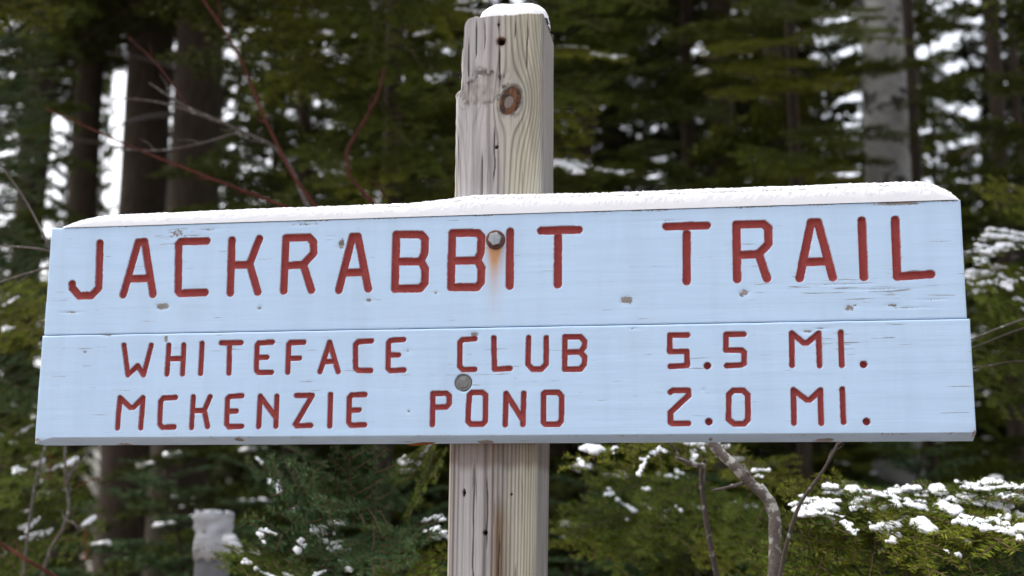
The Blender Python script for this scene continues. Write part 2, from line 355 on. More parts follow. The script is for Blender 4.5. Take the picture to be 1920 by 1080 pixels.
    BF.append(np.array([[off, off + 3, off + 2, off + 1]])); BS.append(np.zeros(1, bool))
    o = link('board', mesh_np('board', np.concatenate(BV), np.concatenate(BF), [M_BOARD], smooth=np.concatenate(BS), attrs={'masks': ('FLOAT_COLOR', np.concatenate(BM))}), parent)
    for j, ch in enumerate(names):
        q = quad[on & (lf == j)]
        if not len(q): continue
        vs, inv = np.unique(q.ravel(), return_inverse=True)
        nm = 'full_stop' if ch == '.' else 'digit' if ch.isdigit() else 'letter'
        link(nm, mesh_np(nm, V[vs], inv.reshape(-1, 4), [M_BOARD], attrs={'masks': ('FLOAT_COLOR', masks[vs])}), o)
    return o

def lathe(prof, n=32):
    """profile [(radius, height)] turned about +Z"""
    a = np.linspace(0, 2 * math.pi, n, endpoint=False); prof = np.array(prof)
    V = np.stack([np.outer(prof[:, 0], np.cos(a)), np.outer(prof[:, 0], np.sin(a)), np.repeat(prof[:, 1:2], n, 1)], -1).reshape(-1, 3)
    i = np.arange(len(prof) * n).reshape(-1, n); j = np.roll(i, -1, 1)
    return V, np.stack([i[:-1], j[:-1], j[1:], i[1:]], -1).reshape(-1, 4)

sign = thing('trail_sign', 'pale blue two-board trail sign with carved dark red lettering, bolted across a timber post', 'sign', (0, 0, CEN))
inv = Matrix.Translation((0, 0, -CEN))
bo = board(sign, 0, -.0058, .1795, .038, .0000, False, u1=.7478, seed=1,
      spots=[(-.540, .039, .012, .006, 1.0), (-.546, .0375, .006, .004, .9), (.233, .033, .012, .0075, .95), (.416, .041, .010, .006, .8), (.412, .036, .005, .004, .7), (.574, .013, .008, .006, .85), (.584, .017, .004, .002, .8),
             (-.371, .033, .004, .004, .75), (-.186, .042, .007, .005, .72), (-.235, .137, .006, .010, .95), (-.524, .163, .020, .010, .62), (-.51, .158, .03, .006, .50), (-.702, .032, .016, .002, .85),
             (.639, .016, .010, .003, .8), (.622, .042, .05, .0015, .60), (.66, .012, .03, .0014, .62), (-.075, .052, .005, .003, .7), (-.466, .168, .02, .003, .6), (-.30, .172, .03, .003, .6), (.655, .1755, .05, .003, .9), (.56, .051, .04, .0013, .56), (.70, .024, .02, .0013, .6), (.30,.16,.02,.002,.5)],
      cracks=[(.60, .045, .13, .024, .95), (.46, .07, .10, .03, .35), (.28, .09, .09, .025, .30), (-.52, .160, .045, .016, 1.0), (-.45, .164, .12, .008, .6), (-.24, .135, .02, .02, .7), (-.60, .11, .08, .03, .25)])
bl = board(sign, 1, -.1885, -.0070, .038, -.0015, True, u0=-.7512, u1=.7518, seed=2,
      spots=[(-.530, -.017, .0045, .008, .8), (-.010, -.018, .007, .007, .85), (-.118, -.043, .005, .005, .62), (-.672, -.036, .004, .003, .65), (.511, -.022, .010, .003, .78), (.53, -.018, .012, .0016, .7), (.35, -.11, .004, .004, .55),
             (-.635, -.0085, .010, .0022, .8), (-.605, -.1880, .016, .0022, 1.0), (-.40, -.1822, .012, .003, .8), (.005, -.1872, .014, .0028, 1.05), (.532, -.1868, .017, .0028, 1.05), (-.745, -.183, .012, .004, .75), (.36, -.185, .006, .003, .7), (.749, -.180, .004, .006, .8), (.245, -.0125, .008, .003, .62), (-.115, -.14, .003, .003, .7)],
      cracks=[(-.45, -.03, .12, .015, .5), (.55, -.04, .12, .022, .6), (0., -.09, .12, .018, .65), (-.70, -.06, .05, .05, .35), (.30, -.09, .25, .02, .35), (-.6, -.14, .12, .03, .2)])
for b in (bo, bl): b.matrix_parent_inverse = inv

FACE = Matrix.Rotation(R(90), 4, 'X')                                # +Z of a lathe turns to -Y, out of the sign
def bolt(x, z, y, rw, rh, hh, mw_, mh_, dome, tilt):
    V, F = lathe([(rh * .5, 0), (rh * 1.04, 0), (rh * 1.04, hh * .72), (rh * .93, hh), (.0001, hh * (1 + dome))], 6)
    b = link('bolt', mesh_np('bolt', V, F, [mh_], smooth=False), sign)
    b.matrix_local = Matrix.Translation((x, y, z)) @ FACE @ Matrix.Rotation(tilt, 4, 'Z')
    V, F = lathe([(.0055, -.001), (.0055, .0022), (rw * .80, .0026), (rw * .97, .0019), (rw, .0008), (rw, -.002)], 40)
    w = link('washer', mesh_np('washer', V, F, [mw_]), b); w.location = (0, 0, -.0015)
bolt(.0225, .1362, -.0028, .0158, .0112, .0085, M_RUST, M_BOLT, .05, .25)
bolt(-.0271, -.0953, .0012, .0128, .0088, .0030, M_ZINC, M_DULL, .10, .1)
# peeling splinter under the lower edge
V, F = lathe([(.0001, -.026), (.0018, -.018), (.0026, 0), (.0014, .015), (.0001, .022)], 6); V[:, 1] *= .5
sp = link('splinter', mesh_np('splinter', V, F, [M_NDLO]), sign); sp.location = (-.094, .012, -.1905); sp.rotation_euler = (0, R(86), 0)

# ------------------------------------------------------------------ the post
def make_post():
    xl, xr, yf, dep, zt = -.0560, .0925, .040, .142, CEN + .5385
    zs = np.concatenate([np.linspace(-.3, CEN - .46, 24)[:-1], np.arange(CEN - .46, CEN - .17, .0016), np.linspace(CEN - .17, CEN + .17, 30)[1:-1], np.arange(CEN + .17, zt + .0001, .0016)])
    zs[-1] = zt
    rc = .007
    # outline counter-clockwise from above starting at the back left corner: left, front, right, back
    def run(a, b, n): return np.linspace(a, b, n, endpoint=False)
    W = xr - xl
    xs, ys, side, along = [], [], [], []
    for (ax, ay, bx, by, n, sd) in ((xl, yf + dep, xl, yf, 40, 0), (xl, yf, xr, yf, 118, 1), (xr, yf, xr, yf + dep, 110, 2), (xr, yf + dep, xl, yf + dep, 30, 3)):
        t = run(0, 1, n); xs.append(ax + (bx - ax) * t); ys.append(ay + (by - ay) * t); side.append(np.full(n, sd)); along.append(t)
    x, y, side, al = map(np.concatenate, (xs, ys, side, along)); n = len(x)
    # round the corners
    cx, cyy = np.clip(x, xl + rc, xr - rc), np.clip(y, yf + rc, yf + dep - rc)
    dx, dy = x - cx, y - cyy; d = np.hypot(dx, dy); s = np.where(d > rc, rc / np.maximum(d, 1e-9), 1); x, y = cx + dx * s, cyy + dy * s
    X, Z = np.meshgrid(x, zs); Y = np.repeat(y[None], len(zs), 0); SD = np.repeat(side[None], len(zs), 0); AL = np.repeat(al[None], len(zs), 0)
    zz = Z - CEN
    # the grain: a stream function past two knots, so that lines bulge around them
    fx = np.where(SD == 1, AL * W + xl, np.where(SD == 2, xr + (AL * .5) * dep, np.where(SD == 0, xl - (1 - AL) * dep * .5, xr + .07 + .05 * AL)))
    def flow(fx, zz):
        psi = fx.copy()
        for (kx, kz, kr, el) in ((.0375, .384, .034, .60), (-.034, .388, .030, .7)):
            a, b = fx - kx, (zz - kz) * el; r2 = a * a + b * b + 1e-5
            psi = psi - (a * kr ** 2 / (r2 + .25 * kr ** 2)) * .75
        return psi + .0035 * (fbm(fx * 9, zz * 2.2, 31) - .5) + .008 * (zz + .4) * .15
    psi = flow(fx, zz)
    ring = np.zeros_like(psi); brown = np.zeros_like(psi)
    lines = [(-.0510, .0010, .45), (-.0455, .0018, .70), (-.0385, .0012, .55), (-.0300, .0010, .30), (-.0175, .0010, .25), (-.0075, .0009, .22), (.0065, .0036, .60), (.0185, .0016, .75), (.0270, .0015, .55), (.0350, .0013, .75), (.0425, .0011, .55), (.0490, .0013, .7), (.0555, .0010, .55), (.0615, .0012, .6), (.0670, .0010, .5), (.0720, .0011, .6), (.0770, .0009, .45), (.0815, .0010, .55), (.0860, .0009, .45), (.0895, .0009, .4)]
    for k in range(14): lines.append((.0955 + k * .0049, .0011, .35 + .35 * (k * 37 % 10) / 10))
    for k in range(10): lines.append((-.060 - k * .0062, .0011, .5))
    for p, wd, s in lines:
        wv = wd * (.8 + .5 * vnoise(zz * 3, 0 * zz + p * 900, 41)); g = np.exp(-((psi - p) / wv) ** 2)
        ring = np.maximum(ring, s * g)
    front = SD == 1
    g1 = sstep(.004, .05, psi)                                        # greenish treated sapwood to the right, grey heart to the left
    base = np.array([.53, .508, .50]) * np.ones(psi.shape + (1,)); green = np.array([.52, .505, .40]); tan = np.array([.42, .355, .28]); 
    base = base + (green - base) * (g1 * sstep(.75, .35, fbm(fx * 20, zz * 3, 51)) * np.where(SD == 1, .95, .25))[..., None]
    lft = sstep(-.040, -.052, psi) * (SD == 1); base = base + (np.array([.47, .43, .355]) - base) * (lft * .8)[..., None]
    low = sstep(-.26, -.32, zz + .03 * (fbm(fx * 60, zz * 2, 5) - .5)) * sstep(.012, .03, psi) * sstep(.050, .030, psi)
    base = base + (np.array([.27, .155, .075]) - base) * (np.clip(low, 0, 1) * .80)[..., None]
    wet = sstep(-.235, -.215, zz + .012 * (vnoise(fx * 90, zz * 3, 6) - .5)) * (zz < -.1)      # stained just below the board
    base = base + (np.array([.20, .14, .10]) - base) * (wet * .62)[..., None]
    darkline = np.where((psi < .012)[..., None], np.array([.095, .066, .058]), np.array([.10, .075, .032]))
    darkline = np.where(((psi > .012) & (psi < .023) & (zz < -.1))[..., None], np.array([.17, .085, .04]), darkline)
    c = base + (darkline - base) * np.clip(ring * np.where(zz < -.1, 1.15, .84), 0, 1)[..., None]
    sidef = np.where(SD == 1, 1.0, .82); c = c * sidef[..., None] * np.array([1, 1, 1])  # faces other than the front painted darker, shade put into the tint
    c = c * (1 - .25 * sstep(.5, .75, fbm(fx * 45, zz * 5, 61)))[..., None]
    # the knot
    a, b = (fx - .0372), (zz - .384); al_ = a * .94 - b * .34; bl_ = a * .34 + b * .94
    kq = np.hypot(al_ / .0185, bl_ / .0285) * (1 + .25 * (fbm(fx * 60, zz * 60, 71) - .5))
    kin = sstep(1.0, .86, kq) * front; core = sstep(.42, .34, np.hypot((al_ + .001) / .0185, (bl_ + .003) / .0285)) * front
    kc = np.array([.165, .078, .038]) + (np.array([.05, .034, .028]) - np.array([.165, .078, .038])) * sstep(.40, .68, fbm(fx * 120, zz * 120, 72))[..., None]
    kc = kc + (np.array([.23, .19, .17]) - kc) * core[..., None]
    c = c + (kc - c) * kin[..., None]
    rimk = np.exp(-((kq - 1.0) / .09) ** 2) * front * sstep(.3, .6, fbm(fx * 90, zz * 90, 73)); c = c + (np.array([.09, .07, .06]) - c) * (.75 * rimk)[..., None]
    # torn bark-like patch to the left of the knot, and cracks about it
    tq = np.hypot((fx + .010) / .040, (zz - .405 - .25 * (fx + .01)) / .030) * (1 + .5 * (fbm(fx * 50, zz * 50, 81) - .5)); tq = tq + .35 * (fbm(fx * 130, zz * 130, 84) - .5); tear = sstep(1.05, .7, tq) * front
    tearn = fbm(fx * 160, zz * 90, 82); c = c + (np.array([.37, .345, .315]) * (.45 + 1.1 * tearn)[..., None] - c) * (tear * .75)[..., None]
    edge = np.exp(-((tq - .95) / .22) ** 2) * front * sstep(.50, .62, fbm(fx * 150, zz * 110, 83)) * sstep(.36, .40, zz); c = c + (np.array([.10, .085, .07]) - c) * (.8 * edge)[..., None]
    # drying cracks
    chk = np.zeros_like(psi)
    for (qx, z0, z1, qw) in ((.0195, .405, .484, .0011), (.0170, .500, .538, .0009), (-.022, .455, .535, .0010), (-.0075, .47, .534, .0008), (-.034, .425, .50, .0010), (.045, .49, .536, .0008), (.012, .24, .345, .0009), (-.008, .20, .30, .0008), (.066, .43, .53, .0008), (-.012, -.45, -.215, .0009), (.010, -.36, -.24, .0008), (.031, -.46, -.33, .0008)):
        q = np.abs(fx - qx - .0022 * (vnoise(zz * 40, 0 * zz + qx * 999, 12) - .5)); chk = np.maximum(chk, sstep(qw * 1.7, qw * .5, q) * sstep(z0, z0 + .02, zz) * sstep(z1 + .004, z1 - .02, zz) * front)
    c = c + (np.array([.055, .045, .04]) - c) * (.85 * chk)[..., None]
    # bolt and nail holes
    hole = np.zeros_like(psi)
    for (hx, hz, hr) in ((.0215, .4905, .0070), (.0165, .5215, .0022), (.0155, .3040, .0028), (.0075, -.3290, .0036), (-.0290, -.2665, .0022), (.0500, -.2690, .0017)):
        q = np.hypot(fx - hx, (zz - hz) / (2.6 if hx < 0 else 1)); hh = sstep(hr * 1.05, hr * .8, q) * front; hole = np.maximum(hole, hh)
        halo = np.exp(-(np.clip(q - hr, 0, None) / (hr * .45)) ** 2) * front * (1 if hr > .005 else .35); c = c + (np.array([.17, .065, .02]) - c) * (.7 * halo)[..., None]
        c = c + (np.array([.012, .008, .006]) - c) * hh[..., None]
    # shape: sunken soft rings, holes, proud knot, ragged left edge, weathered and rounded top
    ringh = .5 + .5 * np.clip(ring, 0, 1) - .6 * hole
    dn = .0007 * ring - .012 * hole - .003 * chk + .0012 * kin * fbm(fx * 80, zz * 80, 74) - .0018 * edge - .0012 * tear * (1 - tearn)
    nx = np.where(SD == 2, 1., np.where(SD == 0, -1., 0.)); ny = np.where(SD == 1, -1., np.where(SD == 3, 1., 0.))
    X = X + nx * dn; Y = Y + ny * dn
    lw = sstep(.015, -.0, AL * W) * front + (SD == 0) * sstep(.5, 1, AL)
    notch = .0085 * sstep(.398, .412, zz + .004 * vnoise(zz * 200, 0 * zz, 7)) + .004 * sstep(.47, .50, zz) + .0022 * (fbm(zz * 60, 0 * zz, 8) - .4) * (zz > .15) - .002 * np.exp(-((zz - .40) / .006) ** 2)
    X = X + lw * notch
    X = np.where(X < xl + .03, X + .0, X)
    # top rounded over at its left and right edges
    top = zt - Z
    lcl = np.clip(.020 - top, 0, None); shr = .020 - np.sqrt(np.clip(.020 ** 2 - lcl ** 2, 0, None)); X = X + np.where(X < 0, shr * .8, 0) * sstep(-.02, -.045, X)
    rr = np.clip(X - .080, 0, None); Z = Z - np.where(top < .06, 1, 0) * 0
    by = np.clip((Y - yf - .02) / dep, 0, 1); Z = Z - sstep(.10, 0, top) * (.004 * (fbm(fx * 70, 0 * zz, 9)) + .006 * by * (X > .08))
    X = X + (-.0045 - .0028 * (X - .018) / .074) * np.clip((.25 - zz) / .6, 0, 1.15)   # the post leans a touch and tapers
    V = np.stack([X, Y, Z], -1).reshape(-1, 3); i = np.arange(len(zs) * n).reshape(-1, n); j = np.roll(i, -1, 1)
    F = np.stack([i[:-1], j[:-1], j[1:], i[1:]], -1).reshape(-1, 4)
    ctr = V[i[-1]].mean(0); V = np.concatenate([V, ctr[None]]); tri = np.stack([i[-1], j[-1], np.full(n, len(V) - 1)], -1)
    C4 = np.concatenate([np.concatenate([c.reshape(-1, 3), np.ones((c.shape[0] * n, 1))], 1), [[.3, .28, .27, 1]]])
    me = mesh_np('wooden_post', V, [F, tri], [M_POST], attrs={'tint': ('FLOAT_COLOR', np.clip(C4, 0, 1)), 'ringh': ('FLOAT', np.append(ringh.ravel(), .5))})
    return tag(link('wooden_post', me), 'square weathered timber post with a rusty knot near its snow-capped top, holding up the sign', 'post')
make_post()

# ------------------------------------------------------------------ snow on the sign and on the post
def grains(V, F, pts, rmin, rmax, rng):
    o = np.array([[1, 0, 0], [-1, 0, 0], [0, 1, 0], [0, -1, 0], [0, 0, 1], [0, 0, -1]], float)
    f = np.array([[0, 2, 4], [2, 1, 4], [1, 3, 4], [3, 0, 4], [2, 0, 5], [1, 2, 5], [3, 1, 5], [0, 3, 5]])
    n = len(pts); r = rng.uniform(rmin, rmax, n); q, _ = np.linalg.qr(rng.normal(size=(n, 3, 3)))
    W = pts[:, None] + r[:, None, None] * np.einsum('kj,nji->nki', o, q)
    FF = f[None] + (np.arange(n) * 6)[:, None, None] + len(V)
    return np.concatenate([V, W.reshape(-1, 3)]), FF.reshape(-1, 3)
def snow_ridge():
    rng = np.random.default_rng(5)
    u = np.linspace(-.727, .744, 1180); s = np.linspace(0, 1, 44); uu, ss = np.meshgrid(u, s)
    h = np.interp(u, [-.727, -.715, -.69, -.66, -.5, -.25, -.12, -.06, -.01, .04, .2, .45, .62, .685, .708, .726, .738, .744], [.002, .008, .016, .021, .0235, .0255, .026, .031, .0365, .0355, .0335, .034, .034, .0345, .030, .021, .010, .002])
    h = h + .0022 * (fbm(u * 14, 0 * u, 3) - .5) * np.minimum(1, h / .02); hh = np.repeat(h[None], len(s), 0)
    th = math.pi * ss; y = .019 - .0205 * np.sign(np.cos(th)) * np.abs(np.cos(th)) ** .75; z = hh * np.sin(th) ** .62
    nrm = np.stack([0 * th, -np.cos(th), np.sin(th)], -1)
    k = .0014 * (fbm(uu * 120, ss * 12, 5, 3) - .5) + .0014 * (vnoise(uu * 420, ss * 36, 6) - .5)
    k = k * sstep(0, .15, ss) * np.minimum(1, hh / .012)
    V = np.stack([uu, y, z + .1788 + CEN], -1) + nrm * k[..., None]
    V = V.reshape(-1, 3); i = np.arange(len(V)).reshape(len(s), -1); F = np.stack([i[:-1, :-1], i[:-1, 1:], i[1:, 1:], i[1:, :-1]], -1).reshape(-1, 4)
    cand = V[(ss > .22).ravel() & (ss < .62).ravel()]; pts = cand[rng.choice(len(cand), 7000)]
    V2, T = grains(V, F, pts, .0008, .0022, rng)
    tag(link('snow_ridge', mesh_np('snow_ridge', V2, [F, T], [M_SNOW])), 'long ridge of fresh white snow lying along the top edge of the blue sign', 'snow')
snow_ridge()
def snow_cap():
    rng = np.random.default_rng(6)
    n, rr = 120, 30; a = np.linspace(0, 2 * math.pi, n, endpoint=False); t = np.linspace(0, 1, rr)
    tt, aa = np.meshgrid(t, a, indexing='ij')
    sq = 1 / np.maximum(np.abs(np.cos(aa)), np.abs(np.sin(aa))); sq = np.minimum(sq, 1.22)
    rad = (1 - tt ** 2.2) if False else np.cos(tt * math.pi / 2) ** .72
    ex, ey = .0580 * sq * (.96 + .08 * vnoise(aa * 3, 0 * aa, 2)), .043 * sq
    # a skirt pulled to the post's rim, a rounded mound above
    X = .0365 + ex * rad * np.cos(aa); Y = .0955 + ey * rad * np.sin(aa)
    Z = .0350 * np.sin(tt * math.pi / 2) ** .9
    k = .003 * (fbm(X * 60, Y * 60 + Z * 50, 4) - .5) + .0016 * (vnoise(X * 300, Y * 300 + Z * 200, 5) - .5)
    V = np.stack([X, Y, Z + k + .5372 + CEN], -1).reshape(-1, 3); i = np.arange(len(V)).reshape(rr, n); j = np.roll(i, -1, 1)
    F = np.stack([i[:-1], j[:-1], j[1:], i[1:]], -1).reshape(-1, 4)
    pts = V[rng.choice(len(V), 900)]; V2, T = grains(V, F, pts, .0006, .0015, rng)
    tag(link('snow_mound', mesh_np('snow_mound', V2, [F, T], [M_SNOW])), 'small rounded mound of snow sitting on top of the timber post', 'snow')
snow_cap()

# ------------------------------------------------------------------ the ground
def ground():
    r = np.concatenate([[0], np.geomspace(.5, 900, 70)]); a = np.linspace(0, 2 * math.pi, 120, endpoint=False)
    rr, aa = np.meshgrid(r, a, indexing='ij'); X, Y = rr * np.cos(aa), rr * np.sin(aa)
    Z = (.25 * (fbm(X * .25, Y * .25, 3) - .5) + .06 * (fbm(X * 2, Y * 2, 4) - .5)) * np.minimum(1, rr / 1.5 + .1) - .02
    V = np.stack([X, Y, Z], -1).reshape(-1, 3); i = np.arange(len(V)).reshape(len(r), -1); j = np.roll(i, -1, 1)
    t = MT('snowy forest floor', .9, .2); n = t.noise(1.6, 5, .6); f = t.noise(24, 4, .65)
    lit = t.mix(t.ramp(f, (.35, 0.), (.65, 1.)), (.035, .022, .014), (.11, .075, .05))
    c = t.mix(t.ramp(t.math('ADD', n, t.math('MULTIPLY', f, .35)), (.73, 0.), (.83, 1.)), lit, (.82, .83, .86)); t.bump(f, .6, .02); t.col(c)
    o = link('ground', mesh_np('ground', V, np.stack([i[:-1], j[:-1], j[1:], i[1:]], -1).reshape(-1, 4), [t.m])); o['kind'] = 'structure'
ground()

# ------------------------------------------------------------------ stems, boughs, snow pads
def tube(pts, rad, n=10, seed=0, rough=0.0):
    """tapered tube along a polyline, resampled smoothly; returns V, F"""
    p = np.array([tuple(q) for q in pts], float); h = np.linalg.norm(np.diff(p, axis=0), axis=1) + 1e-9; t0 = np.concatenate([[0], np.cumsum(h)])
    sl = np.diff(p, axis=0) / h[:, None]; tn = np.concatenate([sl[:1], (sl[1:] * h[:-1, None] + sl[:-1] * h[1:, None]) / (h[1:] + h[:-1])[:, None], sl[-1:]])
    t = np.concatenate([t0[k] + h[k] * np.arange(5) / 5 for k in range(len(h))] + [t0[-1:]]); m_ = len(t)
    k = np.clip(np.searchsorted(t0, t, 'right') - 1, 0, len(h) - 1); f = ((t - t0[k]) / h[k])[:, None]; hk = h[k][:, None]
    q = (2 * f ** 3 - 3 * f ** 2 + 1) * p[k] + (f ** 3 - 2 * f ** 2 + f) * hk * tn[k] + (-2 * f ** 3 + 3 * f ** 2) * p[k + 1] + (f ** 3 - f ** 2) * hk * tn[k + 1]
    rr = np.interp(t, t0, rad) if len(rad) == len(p) else np.interp(t / t0[-1], np.linspace(0, 1, len(rad)), rad)
    tg = np.gradient(q, axis=0); tg /= np.linalg.norm(tg, axis=1)[:, None]
    ref = np.array([0, 1, 0]) if abs(tg[:, 1]).mean() < .7 else np.array([1, 0, 0]); a = np.cross(tg, ref); a /= np.linalg.norm(a, axis=1)[:, None]; b = np.cross(tg, a)
    an = np.linspace(0, 2 * math.pi, n, endpoint=False)
    R_ = rr[:, None] * np.ones(n)[None]
    if rough: R_ = R_ * (1 + rough * (fbm(np.cos(an)[None] * 1.5 + np.arange(m_)[:, None] * .45, np.sin(an)[None] * 1.5 + np.arange(m_)[:, None] * .1, seed) - .5) * 2)
    V = q[:, None] + R_[..., None] * (a[:, None] * np.cos(an)[None, :, None] + b[:, None] * np.sin(an)[None, :, None])
    i = np.arange(m_ * n).reshape(m_, n); j = np.roll(i, -1, 1)
    F = np.stack([i[:-1], j[:-1], j[1:], i[1:]], -1).reshape(-1, 4)
    V = np.concatenate([V.reshape(-1, 3), q[:1], q[-1:]]); e0 = len(V) - 2
    T = np.concatenate([np.stack([j[0], i[0], np.full(n, e0)], -1), np.stack([i[-1], j[-1], np.full(n, e0 + 1)], -1)])
    return V, F, T
def tube_obj(name, pts, rad, mat, parent=None, n=10, seed=0, rough=0.0):
    V, F, T = tube(pts, rad, n, seed, rough); return link(name, mesh_np(name, V, [F, T], [mat]), parent)
def world_child(o, root):
    o.matrix_parent_inverse = Matrix.Translation(root.location).inverted(); return o

def bough_segs(rng, L, width, gap, droop=.12, sec=True):
    """segments of a flat fir bough growing along +X, lying in XY: (p0, p1, r0, r1, tip-ness)"""
    S = []
    def poly(p, d, l, n, r0, r1, curl, dz, k):
        pts = [p]; d = d / np.linalg.norm(d)
        for q in range(n):
            d = d + np.array([curl * .5, 0, dz / n]) + rng.normal(size=3) * .035; d /= np.linalg.norm(d); pts.append(pts[-1] + d * l / n)
        for q in range(n): S.append((pts[q], pts[q + 1], r0 + (r1 - r0) * q / n, r0 + (r1 - r0) * (q + 1) / n, k + (1 - k) * (q + .5) / n))
        return pts, d
    mp, _ = poly(np.zeros(3), np.array([1, 0, droop * .8]), L, 12, .0045 * L / .6, .0012, 0, -droop * 2.4, .1)
    mp = np.array(mp); tt = np.linspace(0, 1, 13)
    x = .10
    while x < .97:
        for sgn in (1, -1):
            t = min(.98, x + rng.uniform(-.25, .25) * gap / L); p = np.array([np.interp(t, tt, mp[:, c]) for c in range(3)])
            l = width * (min(1, .35 + t * 2.6) * (1 - t) ** .75 * rng.uniform(.75, 1.15)) + .035
            an = R(rng.uniform(46, 64)); d = np.array([math.cos(an), sgn * math.sin(an), rng.uniform(-.05, .14)])
            tp, _ = poly(p, d, l, 4, .0020, .0009, .12, -droop * 1.2, .25)
            if sec and l > .10:
                y = .25; s2 = 1
                while y < .95:
                    k = y * 4; a = int(min(3, k)); q = tp[a] + (tp[a + 1] - tp[a]) * (k - a); dd = tp[a + 1] - tp[a]; dd = dd / np.linalg.norm(dd)
                    per = np.array([-dd[1], dd[0], 0]) * s2
                    poly(q, dd * .62 + per * .78 + np.array([0, 0, rng.uniform(-.08, .1)]), l * (1 - y) * .55 + .022, 2, .0011, .0007, 0, -droop * .6, .5)
                    y += (gap * .62) / l * rng.uniform(.8, 1.2); s2 = -s2
        x += gap / L * rng.uniform(.85, 1.15)
    return S
def bough_mesh(S, rng, step, nl, nw, rows=2, tubes=True, bare=.0):
    """needles and twig wood as arrays V, F (quads), material index, shade"""
    p0 = np.array([s[0] for s in S]); p1 = np.array([s[1] for s in S]); r0 = np.array([s[2] for s in S]); r1 = np.array([s[3] for s in S]); kk = np.array([s[4] for s in S])
    d = p1 - p0; l = np.linalg.norm(d, axis=1); d = d / l[:, None]
    cnt = np.where(kk < bare, 0, np.maximum(1, np.round(l / step * rows))).astype(int)
    idx = np.repeat(np.arange(len(S)), cnt); n = len(idx)
    f = rng.uniform(0, 1, n); base = p0[idx] + (p1 - p0)[idx] * f[:, None]
    tg = d[idx]; up = np.array([0, 0, 1.]) - tg * tg[:, 2:3]; up /= np.linalg.norm(up, axis=1)[:, None] + 1e-6; sd = np.cross(up, tg)
    sgn = np.where(rng.random(n) < .5, 1., -1.); ph = np.where(rng.random(n) < .22, rng.uniform(.5, 1.25, n), rng.uniform(-.2, .45, n))
    dr = tg * rng.uniform(.22, .55, (n, 1)) + sd * (sgn * np.cos(ph))[:, None] + up * np.sin(ph)[:, None]; dr /= np.linalg.norm(dr, axis=1)[:, None]
    le = nl * rng.uniform(.7, 1.1, n) * (1 - .25 * kk[idx] * f)
    wv = np.cross(dr, up * .7 + rng.normal(size=(n, 3)) * .6); wv /= np.linalg.norm(wv, axis=1)[:, None] + 1e-6
    w = nw * rng.uniform(.8, 1.2, n)
    md = base + dr * (le * .45)[:, None] - up * (le * .04)[:, None]
    V = np.stack([base, md + wv * w[:, None] * .5, base + dr * le[:, None] - up * (le * .10)[:, None], md - wv * w[:, None] * .5], 1).reshape(-1, 3)
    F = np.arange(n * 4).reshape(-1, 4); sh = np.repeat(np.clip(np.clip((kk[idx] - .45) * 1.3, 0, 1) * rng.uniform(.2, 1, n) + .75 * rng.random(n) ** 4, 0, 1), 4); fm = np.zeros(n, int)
    if tubes:
        a = np.cross(d, np.array([.13, .21, .97])); a /= np.linalg.norm(a, axis=1)[:, None]; b = np.cross(d, a); an = np.arange(4) * math.pi / 2
        ring = lambda p, r: p[:, None] + r[:, None, None] * (a[:, None] * np.cos(an)[None, :, None] + b[:, None] * np.sin(an)[None, :, None])
        W = np.concatenate([ring(p0, r0), ring(p1, r1)], 1).reshape(-1, 3); o = (np.arange(len(S)) * 8)[:, None, None] + len(V)
        q = np.array([[k, (k + 1) % 4, 4 + (k + 1) % 4, 4 + k] for k in range(4)]); TF = (q[None] + o).reshape(-1, 4)
        V = np.concatenate([V, W]); F = np.concatenate([F, TF]); sh = np.concatenate([sh, np.zeros(len(W))]); fm = np.concatenate([fm, np.ones(len(TF), int)])
    return V, F, fm, sh
SPH = None
def blobs(centres, radii, flat=.62, seed=0, vox=.006, grow=.25):
    """a lump of snow: overlapping rounded heaps fused into one skin"""
    n1, n2 = 12, 8; a = np.linspace(0, 2 * math.pi, n1, endpoint=False); b = np.linspace(-math.pi / 2, math.pi / 2, n2)
    bb, aa = np.meshgrid(b, a, indexing='ij'); s = np.stack([np.cos(bb) * np.cos(aa), np.cos(bb) * np.sin(aa), np.sin(bb)], -1).reshape(-1, 3)
    i = np.arange(n1 * n2).reshape(n2, n1); j = np.roll(i, -1, 1); f = np.stack([i[:-1], j[:-1], j[1:], i[1:]], -1).reshape(-1, 4)
    s = s * np.where(s[:, 2:3] < 0, [1, 1, .35], [1, 1, 1]); c = np.asarray(centres); r = np.asarray(radii)
    V = (c[:, None] + s[None] * r[:, None, None] * np.array([1, 1, flat])).reshape(-1, 3); F = (f[None] + (np.arange(len(c)) * n1 * n2)[:, None, None]).reshape(-1, 4)
    o = link('lump', mesh_np('lump', V, F))
    md = o.modifiers.new('r', 'REMESH'); md.mode = 'VOXEL'; md.voxel_size = vox; md.use_smooth_shade = True
    sm = o.modifiers.new('s', 'SMOOTH'); sm.iterations = 2; sm.factor = .5
    dg = bpy.context.evaluated_depsgraph_get(); me = bpy.data.meshes.new_from_object(o.evaluated_get(dg)); bpy.data.objects.remove(o)
    n = len(me.vertices); co = np.empty(n * 3, np.float32); me.vertices.foreach_get('co', co); co = co.reshape(-1, 3).astype(float)
    nr = np.empty(n * 3, np.float32); me.vertices.foreach_get('normal', nr); nr = nr.reshape(-1, 3)
    k = .6 * (fbm(co[:, 0] * 70 + co[:, 2] * 31, co[:, 1] * 70 + co[:, 2] * 23, seed, 3) - .5) + .55 * (vnoise(co[:, 0] * 240 + co[:, 2] * 97, co[:, 1] * 240 + co[:, 2] * 131, seed + 5) - .5)
    co = co + nr * (k * vox * 5.0 * grow)[:, None]; me.vertices.foreach_set('co', co.astype(np.float32).ravel())
    me.materials.clear(); me.materials.append(M_SNOW); me.polygons.foreach_set('use_smooth', np.ones(len(me.polygons), bool)); me.update(); me.name = 'snow'
    return me
